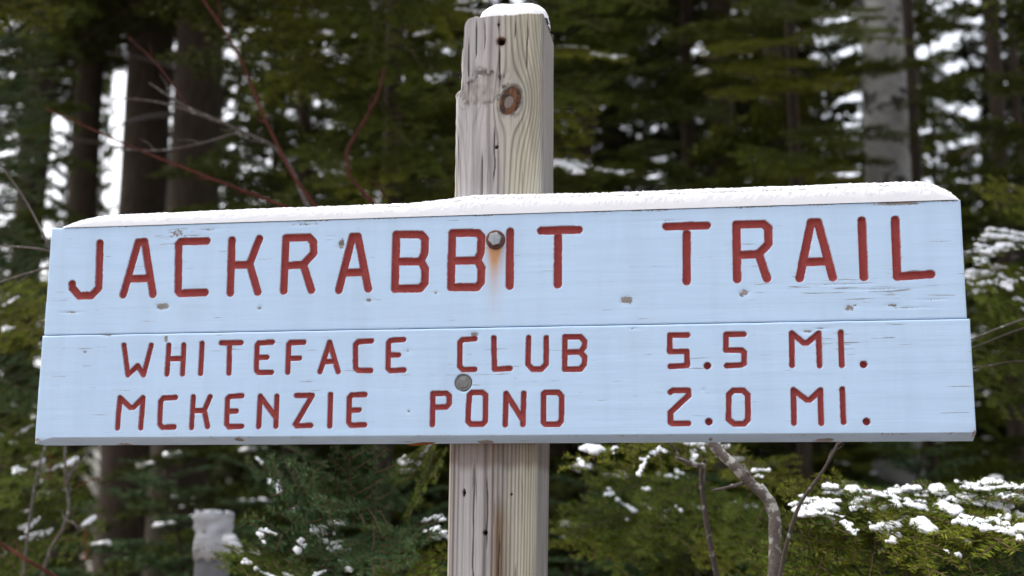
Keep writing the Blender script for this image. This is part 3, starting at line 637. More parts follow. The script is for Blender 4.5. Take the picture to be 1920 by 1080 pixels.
def snow_on(S, rng, count, r, vox, lo=0., grow=.25, dust=2.0):
    """separate pads of snow resting on short runs of a bough's main axis and twigs"""
    c, q = [], []
    big = [k for k, s in enumerate(S) if s[4] >= lo and s[2] > .0008 and k + 4 < len(S)]
    for n in range(count):
        k = big[int(rng.integers(len(big)))]; rr = r * rng.uniform(.6, 1.3); run = int(rng.integers(2, 8)); prev = None
        for m_, s in enumerate(S[k:k + run]):
            if prev is not None and np.linalg.norm(s[0] - prev) > .004: break
            prev = s[1]; L = np.linalg.norm(s[1] - s[0])
            for f in np.arange(0, 1, min(1, max(.15, rr * .45 / L))):
                e = rr * rng.uniform(.75, 1.15); c.append(s[0] + (s[1] - s[0]) * f + np.array([rng.normal() * .004, rng.normal() * .005, e * -.02])); q.append(e)
                if rng.random() < .35: c.append(c[-1] + np.array([rng.normal() * .010, rng.normal() * .013, -e * .2])); q.append(e * rng.uniform(.35, .7))
    for n in range(int(count * dust)):                                # thin dustings along single twigs
        k = big[int(rng.integers(len(big)))]; prev = None
        for s in S[k:k + int(rng.integers(1, 4))]:
            if prev is not None and np.linalg.norm(s[0] - prev) > .004: break
            prev = s[1]; L = np.linalg.norm(s[1] - s[0])
            for f in np.arange(0, 1, min(1, .0045 / L)):
                if rng.random() < .8: e = rng.uniform(.0040, .0085); c.append(s[0] + (s[1] - s[0]) * f + np.array([rng.normal() * .004, rng.normal() * .006, .002])); q.append(e)
    return blobs(np.array(c), np.array(q), .72, int(rng.integers(99)), vox, grow) if c else None

BOUGH = {}                                                            # near boughs by shape, size and colour
SIZES = (.16, .24, .35, .50, .70)
SHAPES = ((.30, .14), (.22, .20), (.38, .10), (.15, .26))                # spread and droop
NEEDLE = {'g': M_NDL, 'b': M_NDLB, 'y': M_NDLY}
def bough_kind(var, size):
    if (var, size) not in BOUGH:
        rng = np.random.default_rng(100 * var + size); L = SIZES[size]; wd, dr = SHAPES[var]
        S = bough_segs(rng, L, wd * L ** .8, .032 + .060 * L, dr)
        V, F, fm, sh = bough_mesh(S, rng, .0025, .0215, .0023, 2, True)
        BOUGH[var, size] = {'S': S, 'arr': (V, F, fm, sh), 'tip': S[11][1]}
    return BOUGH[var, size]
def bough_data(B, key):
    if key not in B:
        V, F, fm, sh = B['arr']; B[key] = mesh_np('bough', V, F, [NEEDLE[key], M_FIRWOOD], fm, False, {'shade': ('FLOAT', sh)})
    return B[key]
def bough_snow(B, k):
    if ('s', k) not in B:
        rng = np.random.default_rng(int(1e6 * B['tip'][0]) % 9973 + k); l = len(B['S'])
        B['s', k] = snow_on(B['S'], rng, max(4, l // 20), .0138, .0030, .10, .6, 3.0) if k == 1 else snow_on(B['S'], rng, max(1, l // 120), .0105, .0032, .25, .6, 4.0)
    return B['s', k]
def add_bough(root, b, t, var=0, key='g', snow=0, roll=0.0, fat=1.0, face=None):
    """a bough from b to t as part of tree `root`, its snow as a sub-part"""
    B = bough_kind(var, int(np.argmin([abs(math.log(q / max(.01, (t - b).length))) for q in SIZES]))); tipv = B['tip']; L = float(np.linalg.norm(tipv))
    x = (t - b); ln = x.length; x.normalize()
    f = (.35 if snow == 1 else .6) if face is None else face             # how far the spray's flat side leans out towards the clearing
    y = (Vector((0, 0, 1)) * (1 - f) + Vector((.15, -1, 0)) * f).cross(x); y.normalize(); z = x.cross(y)
    m_ = Matrix((x, y, z)).transposed().to_4x4()
    tv = Vector(tipv).normalized(); fix = tv.rotation_difference(Vector((1, 0, 0))).to_matrix().to_4x4()
    sc = ln / L
    o = link('bough', bough_data(B, key), root); o.matrix_parent_inverse = Matrix.Translation(root.location).inverted()
    sy = sc * fat
    o.matrix_basis = Matrix.Translation(b) @ m_ @ Matrix.Rotation(roll, 4, 'X') @ Matrix.Diagonal((sc, sy, sc, 1)) @ fix
    if snow:
        s = link('snow', bough_snow(B, snow), o); s['kind'] = 'stuff'
    return o

# crowns of the trees farther off
def crown_mesh(name, mat, H, Rm, z0, nb, seed, step, nl, nw, wood, snow=0., droop=.16, up=0., gap=.085, power=.8):
    rng = np.random.default_rng(seed); pool = []
    for L in sorted({.4, .75 * Rm, Rm, 1.15 * Rm}):
        for q in range(2):
            S = bough_segs(rng, L, .40 * L ** .7, gap, droop, True); pool.append((L, S, bough_mesh(S, rng, step, nl, nw, 2, True)))
    VV, FF, FM, SH, C, Q = [], [], [], [], [], []; off = 0
    for k in range(nb):
        t = (k + rng.uniform(0, 1)) / nb; z = z0 + (H - z0) * t; az = k * 2.39996 + rng.normal() * .3
        ln = Rm * (1 - t) ** power * rng.uniform(.6, 1.15) + .18
        pi = R(rng.uniform(-26, 4) + up + 30 * t)
        best = min(abs(p[0] - ln) for p in pool); cand = [p for p in pool if abs(p[0] - ln) < best + 1e-6]
        L, S, (V, F, fm, sh) = cand[int(rng.integers(len(cand)))]; ln = ln / L
        ca, sa, cp, sp_ = math.cos(az), math.sin(az), math.cos(pi), math.sin(pi)
        M_ = np.array([[ca * cp, -sa, -ca * sp_], [sa * cp, ca, -sa * sp_], [sp_, 0, cp]])
        fl = np.array([1, -1 if rng.random() < .5 else 1, 1])
        VV.append((V * fl * ln) @ M_.T + np.array([0, 0, z])); FF.append(F + off); FM.append(fm); SH.append(sh); off += len(V)
        if snow and rng.random() < snow:
            r0 = int(rng.integers(0, max(1, len(S) - 8)))
            for s in S[r0:r0 + int(rng.integers(3, 8))]:
                for f in (.0, .34, .67):
                    e = .026 * rng.uniform(.5, 1.3); C.append(M_ @ ((s[0] + (s[1] - s[0]) * f) * fl * ln) + np.array([0, 0, z + e * .3])); Q.append(e)
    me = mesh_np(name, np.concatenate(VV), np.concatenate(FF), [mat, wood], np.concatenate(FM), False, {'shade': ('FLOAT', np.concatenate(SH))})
    print('crown', len(me.polygons))
    sn = blobs(np.array(C), np.array(Q), .6, seed, .016, .2) if C else None
    return me, sn
CR = {
    'a': crown_mesh('crown', M_NDLM, 8.5, 1.9, .5, 100, 21, .014, .042, .012, M_BARK, snow=.22),
    'b': crown_mesh('crown', M_NDLT, 8.5, 1.7, .6, 94, 22, .014, .042, .012, M_BARK, snow=.18),
    'c': crown_mesh('crown', M_NDLD, 13.0, 2.5, .8, 110, 23,   .034, .10, .040, M_BARK, gap=.13),
    'd': crown_mesh('crown', M_NDLD, 15.0, 2.2, 1.2, 120, 24,   .034, .10, .040, M_BARK, gap=.13),
    'e': crown_mesh('crown', M_NDLB, 2.6, 1.15, .15, 50, 25, .011, .032, .0066, M_BARK, snow=.32),
}
def trunk_mesh(H, r, seed, mat, n=18, lean=.0):
    rng = np.random.default_rng(seed); pts = [(rng.normal() * .012 * k + lean * k / 9 * H, rng.normal() * .012 * k, -.3 + (H + .3) * k / 9) for k in range(10)]
    V, F, T = tube(pts, [r * (1.25 if k == 0 else 1 - .80 * (k / 9) ** 1.1) for k in range(10)], n, seed, .10)
    return mesh_np('trunk', V, [F, T], [mat])
TR = {'a': trunk_mesh(8.3, .085, 1, M_BARK, 10), 'b': trunk_mesh(8.3, .085, 2, M_BARK, 10), 'c': trunk_mesh(12.8, .15, 3, M_BARK, 12), 'd': trunk_mesh(14.8, .16, 4, M_BARK, 12), 'e': trunk_mesh(2.5, .028, 5, M_BARK, 8)}
def conifer(kind, px, Y, label, cat='fir tree', s=1.0, rz=0.0, group=None, name='fir_tree'):
    p = P(px, 600, Y); t = thing(name, label, cat, (p.x, p.y, -.05), group); t.rotation_euler = (0, 0, rz); t.scale = (s, s, s)
    link('trunk', TR[kind], t); me, sn = CR[kind]; link('crown', me, t)
    if sn: q = link('snow', sn, t); q['kind'] = 'stuff'
    return t

# ------------------------------------------------------------------ tall trunks
def tall(name, label, cat, px0, px1, Y, mat, seed, branches=(), H=13.0, pxtop=None, crown=None):
    """trunk that shows between pixel columns px0 and px1 at its place Y; dead branches as parts"""
    a, b = P(px0, 330, Y), P(px1, 330, Y); c = (a + b) / 2; r = (b - a).length / 2
    t = thing(name, label, cat, (c.x, c.y, -.05))
    rng = np.random.default_rng(seed); dx = 0 if pxtop is None else (P(pxtop, 0, Y).x - P((px0 + px1) / 2, 330, Y).x)
    zz = np.linspace(-.3, H, 12); pts = [(rng.normal() * .01 + dx * (z - c.z) / max(.5, P(px0, 0, Y).z - c.z), rng.normal() * .01, z) for z in zz]
    rad = [r * (1.4 if k == 0 else 1.13 - .36 * k / 11) for k in range(12)]
    V, F, T = tube(pts, rad, 22, seed, .07); link('trunk', mesh_np('trunk', V, [F, T], [mat]), t)
    for (bx0, by0, bx1, by1, dy, rb) in branches:
        p, q = P(bx0, by0, Y), P(bx1, by1, Y + dy); mid = (p + q) / 2 + Vector((0, 0, .04 * (q - p).length))
        o = tube_obj('branch', [p, mid, q], [rb, rb * .7, rb * .3], M_TWIG, t, 7); world_child(o, t)
    if crown:
        o = link('crown', CR[crown][0], t); o.location = (0, 0, 7.0); o.scale = (1.0, 1.0, .8)  # crown above the view, added overhead so the wood beneath turns dark
    return t
tall('spruce_tree', 'thickest dark trunk at the left, right of the widest bright gap', 'tree', 318, 408, 10.5, M_BARK, 1, [(330, 128, 200, 100, -.5, .02), (335, 215, 205, 240, -.8, .03), (400, 230, 470, 190, -.4, .016)], crown='c')
tall('spruce_tree', 'straight dark trunk standing just left of the thickest trunk', 'tree', 226, 312, 11.5, M_BARK, 2, [(235, 280, 110, 262, -.6, .02), (300, 100, 420, 104, -.7, .025)], crown='d')
tall('spruce_tree', 'slim dark trunk rising between the bright gaps at far left', 'tree', 130, 184, 13.0, M_BARK, 3, [(150, 260, 95, 285, -.3, .02)], crown='c')
tall('spruce_tree', 'dark trunk half hidden behind the leftmost green boughs', 'tree', 38, 88, 9.0, M_BARK, 4, [], crown='d')
tall('aspen_tree', 'pale grey aspen trunk with dark scars behind the right half of the sign', 'tree', 1618, 1706, 7.8, M_BIRCH, 5, [], 12.0, 1650)
tall('spruce_tree', 'slender dark trunk close to the right side of the pale aspen', 'tree', 1706, 1728, 8.6, M_BARK, 6, [])
tall('spruce_tree', 'dark trunk near the right border, beyond the speckled bright gap', 'tree', 1862, 1892, 9.2, M_BARK, 7, [(1870, 250, 1800, 300, -.4, .014)])
tall('spruce_tree', 'thin dark trunk at the very right border of the wood', 'tree', 1902, 1922, 10.5, M_BARK, 8, [])
tall('spruce_tree', 'dark upright trunk left of the pale aspen, behind the green layered boughs', 'tree', 1440, 1478, 9.6, M_BARK, 9, [(1450, 150, 1530, 140, -.5, .014)])
tall('spruce_tree', 'dim trunk between the post and the layered boughs, right of the post', 'tree', 1330, 1382, 11.5, M_BARK, 10, [], crown='c')

# ------------------------------------------------------------------ firs in the middle distance, and the wood behind them
mids = [('a', 560, 5.6, 'olive green fir with loose boughs left of the post, behind the red stems', .80, .92, .3),
        ('b', 745, 6.4, 'yellowish green fir filling the space just left of the post', .92, .95, 1.7),
        ('a', 1100, 6.0, 'green fir whose snow-dusted bough tips show right beside the post', .80, .9, 2.9),
        ('b', 1490, 7.0, 'yellow green fir with flat layered boughs left of the pale aspen', .85, 1.0, .9),
        ('a', 1290, 8.2, 'darker fir with snow specks between post and aspen', 1.0, 1.1, 4.1),
        ('a', -150, 5.0, 'tall fir at the upper left corner with drooping green boughs', .62, .9, 2.2),
        ('a', 40, 8.0, 'murky fir in the gap at the left border, left of the slim dark trunk', .50, 1.0, 3.7),
        ('a', 176, 19.0, 'very slender fir standing in the bright gap between the left trunks', .24, 1.35, 1.1),
        ('a', 1765, 12.5, 'thin pale green fir standing in the gap right of the pale aspen', .40, 1.25, 3.1),
        ('b', 1725, 10.5, 'speckled fir right behind the pale aspen', .80, 1.15, 2.4),
        ('a', 2010, 7.0, 'fir with dull green boughs at the right border above the sign end', .95, 1.0, 5.2)]
for k, px, Y, lab, s, sz, rz in mids: conifer(k, px, Y, lab, 'fir tree', s, rz).scale = (s, s, sz)
lows = [('e', 110, 3.4, 'bushy young fir with snow streaks under the left end of the sign', .80, .0),
        ('e', 330, 3.9, 'young fir with snow strips behind the peeling pale stump', .86, 1.1),
        ('e', 520, 4.4, 'dusky young fir with snow specks right of the stump', .90, 2.0),
        ('e', 760, 3.6, 'dark young fir close to the left side of the post foot', .84, 3.1),
        ('e', 1110, 3.9, 'young fir in shade close to the right side of the post', .84, 4.4),
        ('e', 1330, 4.2, 'shaded young fir behind the lichened leaning stem', .88, 5.0),
        ('e', 1560, 5.6, 'small fir in the dim space behind the snow-laden boughs', .80, .6),
        ('e', 1690, 5.2, 'young fir hiding the foot of the pale aspen', .95, 2.7),
        ('e', 1830, 4.9, 'dark young fir behind the right end of the snowy boughs', .84, 1.9)]
for k, px, Y, lab, s, rz in lows: conifer(k, px, Y, lab, 'young fir', s, rz)
far = [(-130, 17, 'c', .8, 'left border'), (455, 22, 'd', .55, 'letter K'), (560, 17, 'c', .62, 'first letter R'), (660, 16, 'c', .85, 'second letter A'), (770, 15, 'd', .9, 'first letter B'), (870, 18, 'c', 1.0, 'second letter B'), (1050, 14, 'd', .9, 'first letter T'),
       (1150, 17, 'c', .9, 'wide gap between two words'), (1290, 15, 'd', .9, 'second letter T'), (1400, 19, 'c', .9, 'second letter R'), (1530, 15, 'c', .75, 'third letter A'), (1665, 19, 'd', .42, 'second letter I'), (1800, 17, 'c', .62, 'letter L'), (1860, 22, 'd', .9, 'sloping right end of the snow'), (1950, 16, 'c', .75, 'right end'), (2090, 18, 'd', 1.1, 'right border'),
       (107, 25, 'd', (.34, 1.0), 'letter J'), (20, 24, 'd', (.85, 1.2), 'left end'), (300, 21, 'd', (.34, .72), 'first letter A'), (425, 19, 'd', (.5, 1.0), 'space between C and K'), (500, 17, 'c', (.6, 1.0), 'space between K and R'), (525, 31, 'd', 1.2, 'first letter R'), (172, 34, 'd', (.34, 1.4), 'first letter A'), (400, 33, 'c', (.55, 1.25), 'letter C'), (1640, 16, 'd', (.6, 1.0), 'space between A and I'), (1730, 24, 'c', (.6, 1.2), 'upright stroke of L'), (1480, 22, 'd', (.8, 1.1), 'space between R and A'), (690, 27, 'c', 1.2, 'second letter A'), (840, 26, 'd', 1.2, 'second letter B'), (1010, 25, 'c', 1.2, 'first letter T'), (1150, 27, 'd', 1.3, 'wide gap between two words'), (1290, 26, 'c', 1.2, 'second letter T'), (1450, 28, 'd', 1.0, 'second letter R'), (1600, 27, 'c', .7, 'second letter I'), (1775, 30, 'd', .50, 'letter L'), (1990, 27, 'c', 1.2, 'right border')]
for k, (px, Y, kd, s, w) in enumerate(far):
    at = ('at the ' + w + ' of the wood' if 'border' in w else 'beyond the ' + w + ' of the sign' if 'end' in w else 'above the ' + w + ' of the sign')
    conifer(kd, px, Y, ('dark spruce in mid wood ' if Y < 23 else 'faint spruce far back ') + at, 'spruce tree', 1, k * 1.3, 'spruces deep in the wood behind the sign', 'spruce_tree').scale = (s, s, s) if not isinstance(s, tuple) else (s[0], s[0], s[1])
# low brush right at the back of the wood
rows = [(px, 21 + (k * 7) % 9, 1.5 + .5 * ((k * 3) % 4) / 4) for k, px in enumerate(range(-80, 2050, 180))]
for k, (px, Y, s) in enumerate(rows):
    conifer('e', px, Y, 'small dark fir of the thicket at the back of the wood', 'young fir', s, k * 2.1, 'small firs at the back of the wood', 'young_fir')

# ------------------------------------------------------------------ near firs, bough by bough
def near_fir(name, label, px, Y, pts, trunk_top, r=.02, dep=None, top=None):
    fy = (lambda y: dep[0] + (y - dep[1]) * dep[2]) if dep else (lambda y: y)
    Y = fy(Y); p = P(px, 700, Y); t = thing(name, label, 'young fir', (p.x, p.y, -.05))
    tb = tube_obj('trunk', [(0, 0, -.2), (.01, 0, trunk_top * .5), (0, 0, trunk_top)], [r, r * .8, r * .3], M_BARK, t, 10)
    for e in pts:
        (x0, y0, Y0, x1, y1, Y1) = e[:6]; kw = e[6] if len(e) > 6 else {}
        add_bough(t, P(x0, y0, fy(Y0)), P(x1, y1, fy(Y1)), **kw)
    if top:
        o = link('crown', CR['a'][0], t); o.location = (0, 0, top); o.scale = (1.15, 1.15, .8); o.rotation_euler = (0, 0, px * .01)  # out-of-view crown, added to block light from the boughs and snow below
    return t
D_ = dict
near_fir('snow_laden_fir', 'young fir loaded with thick snow pads at the lower right', 1740, 1.75, [
    (1650, 925, 1.65, 1545, 1000, 1.15, D_(var=0, snow=1)), (1715, 930, 1.65, 1745, 1095, .95, D_(var=0, snow=2, key='y', face=.6)), (1720, 925, 1.65, 1905, 1035, 1.05, D_(var=2, snow=1, key='y')),
    (1760, 915, 1.85, 1945, 925, 1.45, D_(var=2, snow=1)), (1640, 925, 1.75, 1470, 985, 1.35, D_(var=0, snow=2, key='y')), (1760, 950, 1.6, 1835, 1105, 1.05, D_(var=0, key='g', face=.7)),
    (1650, 960, 1.65, 1625, 1110, 1.1, D_(var=0, key='y')), (1590, 960, 1.75, 1525, 1100, 1.2, D_(var=1, key='y')), (1810, 930, 1.95, 1960, 1090, 1.35, D_(var=0, key='b')),
    (1800, 905, 1.9, 1860, 940, 1.35, D_(var=2, snow=1)), (1690, 915, 1.8, 1640, 950, 1.3, D_(var=2, snow=1)), (1700, 1040, 1.7, 1690, 1170, 1.2, D_(var=0, key='b')), (1850, 985, 1.9, 1910, 1120, 1.3, D_(var=2, key='b')),
    (1570, 1040, 1.75, 1460, 1110, 1.3, D_(var=2)), (1780, 1050, 1.75, 1860, 1180, 1.2, D_(var=0, key='b')), (1610, 1050, 1.7, 1580, 1180, 1.2, D_(var=2))], 1.85, .016, (.45, 1.05, .62))
near_fir('drooping_fir', 'green fir with hanging fan-shaped sprays between the post and the lichened stem', 1300, 2.3, [
    (1350, 832, 1.25, 1045, 882, 1.0, D_(var=3, snow=1, key='y')), (1330, 845, 1.2, 1150, 893, .98, D_(var=3, snow=2, key='y')), (1300, 838, 1.4, 1430, 905, 1.15, D_(var=1, key='y', snow=2)),
    (1190, 965, 1.9, 1052, 1005, 1.6, D_(var=0)), (1135, 968, 1.9, 1112, 1050, 1.55, D_(var=2, key='y')), (1200, 975, 1.9, 1152, 1085, 1.5, D_(var=0)),
    (1330, 905, 2.0, 1205, 965, 1.6, D_(var=0, snow=2)), (1330, 930, 2.0, 1255, 1020, 1.5, D_(var=2)), (1300, 990, 1.9, 1195, 1040, 1.5, D_(var=0)), (1410, 925, 2.0, 1320, 1015, 1.6, D_(var=2)),
    (1240, 890, 2.2, 1110, 950, 1.9, D_(var=2, snow=2)), (1440, 940, 1.9, 1385, 1060, 1.5, D_(var=0)), (1420, 1000, 1.8, 1345, 1080, 1.4, D_(var=2, key='y')), (1290, 1010, 2.0, 1250, 1110, 1.6, D_(var=0)), (1380, 870, 2.2, 1490, 930, 1.8, D_(var=0, key='y'))], 2.0, .016)
near_fir('dark_fir', 'dark blue green fir with feathery upright sprays left of the post, under the sign', 690, 1.8, [
    (640, 1010, 1.5, 505, 895, 1.1, D_(var=2, key='b')), (640, 1000, 1.5, 480, 1000, 1.1, D_(var=0, key='b', snow=2)), (665, 990, 1.6, 655, 845, 1.35, D_(var=0, key='b')), (700, 980, 1.7, 705, 835, 1.45, D_(var=1, key='b')),
    (720, 960, 1.5, 600, 960, 1.1, D_(var=1, key='b')), (700, 985, 1.6, 700, 1080, 1.15, D_(var=2, key='b')), (640, 1010, 1.6, 590, 1090, 1.2, D_(var=0, key='b', snow=2)), (760, 960, 1.8, 830, 870, 1.5, D_(var=2, key='g')),
    (560, 930, 2.1, 470, 880, 1.8, D_(var=2, key='b', snow=2)), (600, 900, 2.2, 560, 850, 1.9, D_(var=0, key='b')), (770, 900, 2.1, 790, 840, 1.8, D_(var=2, key='g', snow=2)), (800, 1060, 1.9, 700, 1020, 1.5, D_(var=2, key='g')), (520, 1090, 1.8, 500, 1020, 1.5, D_(var=2, key='b')), (760, 985, 1.7, 820, 1010, 1.35, D_(var=1, key='b', snow=2)), (560, 1040, 1.7, 430, 1075, 1.2, D_(var=2, key='g', snow=2)), (750, 1030, 1.6, 790, 1110, 1.2, D_(var=0, key='y')), (600, 960, 1.8, 590, 880, 1.6, D_(var=3, key='b'))], 1.75, .014, (.75, 1.1, .6))
near_fir('left_fir', 'fir reaching in past the left end of the sign with snow on its lower boughs', -90, 2.3, [
    (-60, 560, 2.1, 88, 668, 1.7, D_(var=0, key='y')), (-70, 620, 2.0, 95, 625, 1.6, D_(var=2, key='y', snow=2)), (-60, 700, 2.1, 110, 780, 1.8, D_(var=0, key='b')), (-70, 760, 2.2, 95, 850, 1.9, D_(var=2, key='g')),
    (-60, 860, 2.2, 130, 910, 1.7, D_(var=2, key='g', snow=2)), (-60, 930, 2.3, 150, 975, 1.8, D_(var=0, key='g', snow=2)), (-40, 1000, 2.2, 170, 1020, 1.7, D_(var=2, key='g', snow=2)), (-60, 1020, 2.1, 70, 1110, 1.6, D_(var=0, key='g', snow=2)),
    (-50, 500, 2.4, 75, 560, 2.1, D_(var=2, key='b')), (-80, 400, 2.6, 80, 470, 2.3, D_(var=1, key='b')), (-80, 300, 2.8, 75, 380, 2.4, D_(var=2, key='b')), (-70, -30, 2.6, 95, 60, 2.2, D_(var=2, key='y')), (-70, 90, 2.7, 85, 190, 2.3, D_(var=0, key='b')), (-60, 190, 2.8, 70, 300, 2.4, D_(var=2, key='b'))], 9.0, .05, None, 4.0)
near_fir('right_fir', 'fir with small snow clumps on its boughs beside the right end of the sign', 2010, 2.5, [
    (1990, 470, 2.3, 1815, 492, 1.9, D_(var=1, key='g', snow=1)), (1990, 520, 2.3, 1815, 540, 1.9, D_(var=0, key='y', snow=1)), (1990, 600, 2.2, 1825, 560, 1.8, D_(var=2, key='g', snow=2)), (1990, 640, 2.3, 1830, 690, 1.9, D_(var=0, key='g')),
    (1990, 390, 2.5, 1840, 370, 2.2, D_(var=2, key='y')), (1990, 710, 2.4, 1850, 760, 2.0, D_(var=2, key='g')), (1990, 560, 2.4, 1840, 610, 2.1, D_(var=1, key='g'))], 9.0, .05, None, 4.1)

near_fir('hemlock', 'loose hemlock spreading soft green sprays left of the post, above the letters K to B', 720, 3.9, [
    (640, 40, 3.5, 455, 95, 2.9, D_(var=2, key='y', face=.55)), (660, 90, 3.5, 470, 215, 2.9, D_(var=0, key='y', face=.7)), (690, 0, 3.5, 560, 75, 2.8, D_(var=2, key='y', face=.5, snow=2)), (690, 110, 3.6, 560, 200, 3.0, D_(var=0, key='g', face=.7)),
    (740, -30, 3.4, 690, 110, 2.7, D_(var=2, key='g', face=.6)), (770, 10, 3.5, 850, 90, 2.8, D_(var=0, key='y', face=.6, snow=2)), (760, 90, 3.6, 845, 190, 2.9, D_(var=2, key='g', face=.6)), (700, 180, 3.6, 760, 270, 2.9, D_(var=2, key='g', face=.6)),
    (690, 250, 3.5, 600, 350, 2.9, D_(var=2, key='g', face=.7)), (700, 290, 3.5, 690, 390, 2.9, D_(var=2, key='y', face=.7)), (760, 270, 3.6, 840, 350, 3.0, D_(var=0, key='g', face=.6)), (650, 300, 3.6, 520, 330, 3.1, D_(var=1, key='g', face=.6)), (600, 330, 3.4, 560, 420, 3.0, D_(var=2, key='g', face=.7)),
    (640, -60, 3.6, 520, 10, 3.0, D_(var=2, key='y', face=.6)), (800, 330, 3.6, 790, 420, 3.1, D_(var=0, key='g', face=.7))], 9.0, .05, None, 5.8)
near_fir('hemlock', 'hemlock with snow tufts on its tips close beside the right edge of the post', 985, 3.6, [
    (1000, 95, 3.3, 1175, 118, 2.7, D_(var=1, key='y', face=.35, snow=2)), (1010, 150, 3.3, 1120, 205, 2.8, D_(var=2, key='g', face=.6)), (1000, 20, 3.4, 1135, 60, 2.8, D_(var=2, key='g', face=.55)), (1010, 190, 3.3, 1095, 260, 2.8, D_(var=0, key='y', face=.7)),
    (1000, 310, 3.3, 1190, 335, 2.7, D_(var=1, key='g', face=.35, snow=2)), (1000, 300, 3.2, 1085, 325, 2.6, D_(var=1, key='g', face=.35, snow=1)), (1000, 340, 3.3, 1130, 385, 2.8, D_(var=2, key='g', face=.6)), (1030, -40, 3.4, 1230, 20, 2.9, D_(var=2, key='g', face=.6)), (1010, 240, 3.4, 1060, 320, 2.8, D_(var=2, key='y', face=.7))], 4.0, .03)
near_fir('layered_fir', 'fir with flat yellow green layered boughs midway between the post and the pale aspen', 1500, 5.2, [
    (1500, 85, 5.0, 1320, 108, 4.3, D_(var=2, key='y', face=.25)), (1500, 125, 5.0, 1400, 145, 4.2, D_(var=2, key='y', face=.25)), (1490, 160, 5.0, 1565, 172, 4.2, D_(var=2, key='y', face=.3)), (1500, 175, 5.0, 1370, 190, 4.2, D_(var=2, key='y', face=.25)),
    (1510, 30, 5.1, 1640, 40, 4.4, D_(var=2, key='g', face=.4)), (1500, 10, 5.0, 1380, 40, 4.4, D_(var=0, key='g', face=.5)), (1500, 240, 5.0, 1600, 285, 4.4, D_(var=2, key='g', face=.5)), (1490, 290, 5.0, 1420, 330, 4.3, D_(var=2, key='g', face=.5)), (1490, 320, 5.0, 1590, 345, 4.3, D_(var=2, key='y', face=.4)), (1500, 60, 5.1, 1700, 85, 4.6, D_(var=2, key='g', face=.4))], 6.2, .045)
# ------------------------------------------------------------------ red stems, bare twigs, the leaning stem
def stems(name, label, cat, px, Y, rows):
    p = P(px, 700, Y); t = thing(name, label, cat, (p.x, p.y, -.05))
    for pts, rad, mt in rows:
        q = [Vector(a) if len(a) == 3 and isinstance(a, Vector) else P(*a) for a in pts]
        V, F, T = tube(q, rad, 9, 3, .16); Vs, Fs, Ts = [V], [F], [T]; off = len(V); rng = np.random.default_rng(len(q) * 7 + int(rad[0] * 1e5))
        L = sum((b_ - a_).length for a_, b_ in zip(q[:-1], q[1:])); n = int(min(9, 2 + L * 3))
        for k in range(n):                                            # side buds and short spurs
            f = rng.uniform(.25, .97) * (len(q) - 1); i_ = min(int(f), len(q) - 2); p0 = q[i_].lerp(q[i_ + 1], f - i_); dr = (q[i_ + 1] - q[i_]).normalized(); r_ = float(np.interp(f, range(len(rad)), rad)) if len(rad) == len(q) else rad[-1]
            sd_ = dr.cross(Vector((rng.normal(), rng.normal(), rng.normal()))).normalized(); l_ = rng.choice([.010, .014, .03, .07]) * rng.uniform(.7, 1.3)
            v, f_, tt_ = tube([p0, p0 + (dr * .6 + sd_ * .6) * l_ * .5, p0 + (dr * .8 + sd_ * .5) * l_], [r_ * .55, r_ * .5, r_ * .2], 6)
            Vs.append(v); Fs.append(f_ + off); Ts.append(tt_ + off); off += len(v)
        world_child(link('stem', mesh_np('stem', np.concatenate(Vs), [np.concatenate(Fs), np.concatenate(Ts)], [mt]), t), t)
    return t
g0 = P(925, 700, 2.2); g0.z = -.05
stems('red_stemmed_shrub', 'leafless shrub with long dark red stems crossing behind the left half of the sign', 'shrub', 925, 2.2, [
    ([g0, (930, 800, 2.15), (850, 640, 2.0), (700, 500, 1.9), (560, 345, 1.8), (500, 230, 1.8), (440, 90, 1.75), (360, -30, 1.7)], [.010, .008, .007, .0064, .0054, .0047, .0042, .0036], M_RED),
    ([g0 + Vector((.03, .02, 0)), (945, 800, 2.1), (860, 560, 2.0), (520, 382, 1.8), (405, 338, 1.75), (270, 285, 1.7), (85, 203, 1.65)], [.010, .008, .007, .0047, .0042, .0037, .0025], M_RED),
    ([g0 + Vector((.05, .04, 0)), (950, 800, 2.2), (840, 500, 2.0), (650, 285, 2.0), (690, 215, 2.0), (712, 170, 2.0), (720, 128, 2.0)], [.010, .009, .008, .0055, .005, .0048, .0036], M_REDBROWN),
    ([g0 + Vector((-.03, .03, 0)), (920, 800, 2.1), (800, 560, 1.9), (585, 400, 1.9), (520, 280, 1.9), (440, 240, 1.85), (340, 195, 1.8), (280, 155, 1.8)], [.010, .009, .008, .006, .0055, .005, .004, .0025], M_TWIG),
    ([P(450, 247, 1.85), (380, 268, 1.85), (300, 282, 1.8), (215, 278, 1.8)], [.004, .0038, .003, .002], M_TWIG),
    ([P(430, 236, 1.86), (300, 192, 1.9), (215, 183, 1.95)], [.0042, .0034, .002], M_TWIG),
    ([P(350, 196, 1.8), (290, 115, 1.85), (240, 70, 1.9)], [.0036, .003, .002], M_REDBROWN)])
stems('bare_sapling', 'thin bare grey twigs poking out at the left end of the sign', 'sapling', 110, .7, [
    ([P(150, 700, .7) * 1.0, (95, 470, .6), (50, 380, .6), (0, 308, .6), (-30, 270, .6)], [.004, .003, .0024, .002, .0015], M_TWIG),
    ([P(200, 520, .7), (90, 470, .6), (20, 462, .6), (-30, 460, .6)], [.0035, .0028, .0022, .0018], M_TWIG),
    ([P(200, 500, .8), (90, 502, .6), (40, 516, .6), (-30, 540, .6)], [.003, .0022, .002, .0016], M_TWIG)])
g1 = P(1455, 1080, .58); g1.z = -.05
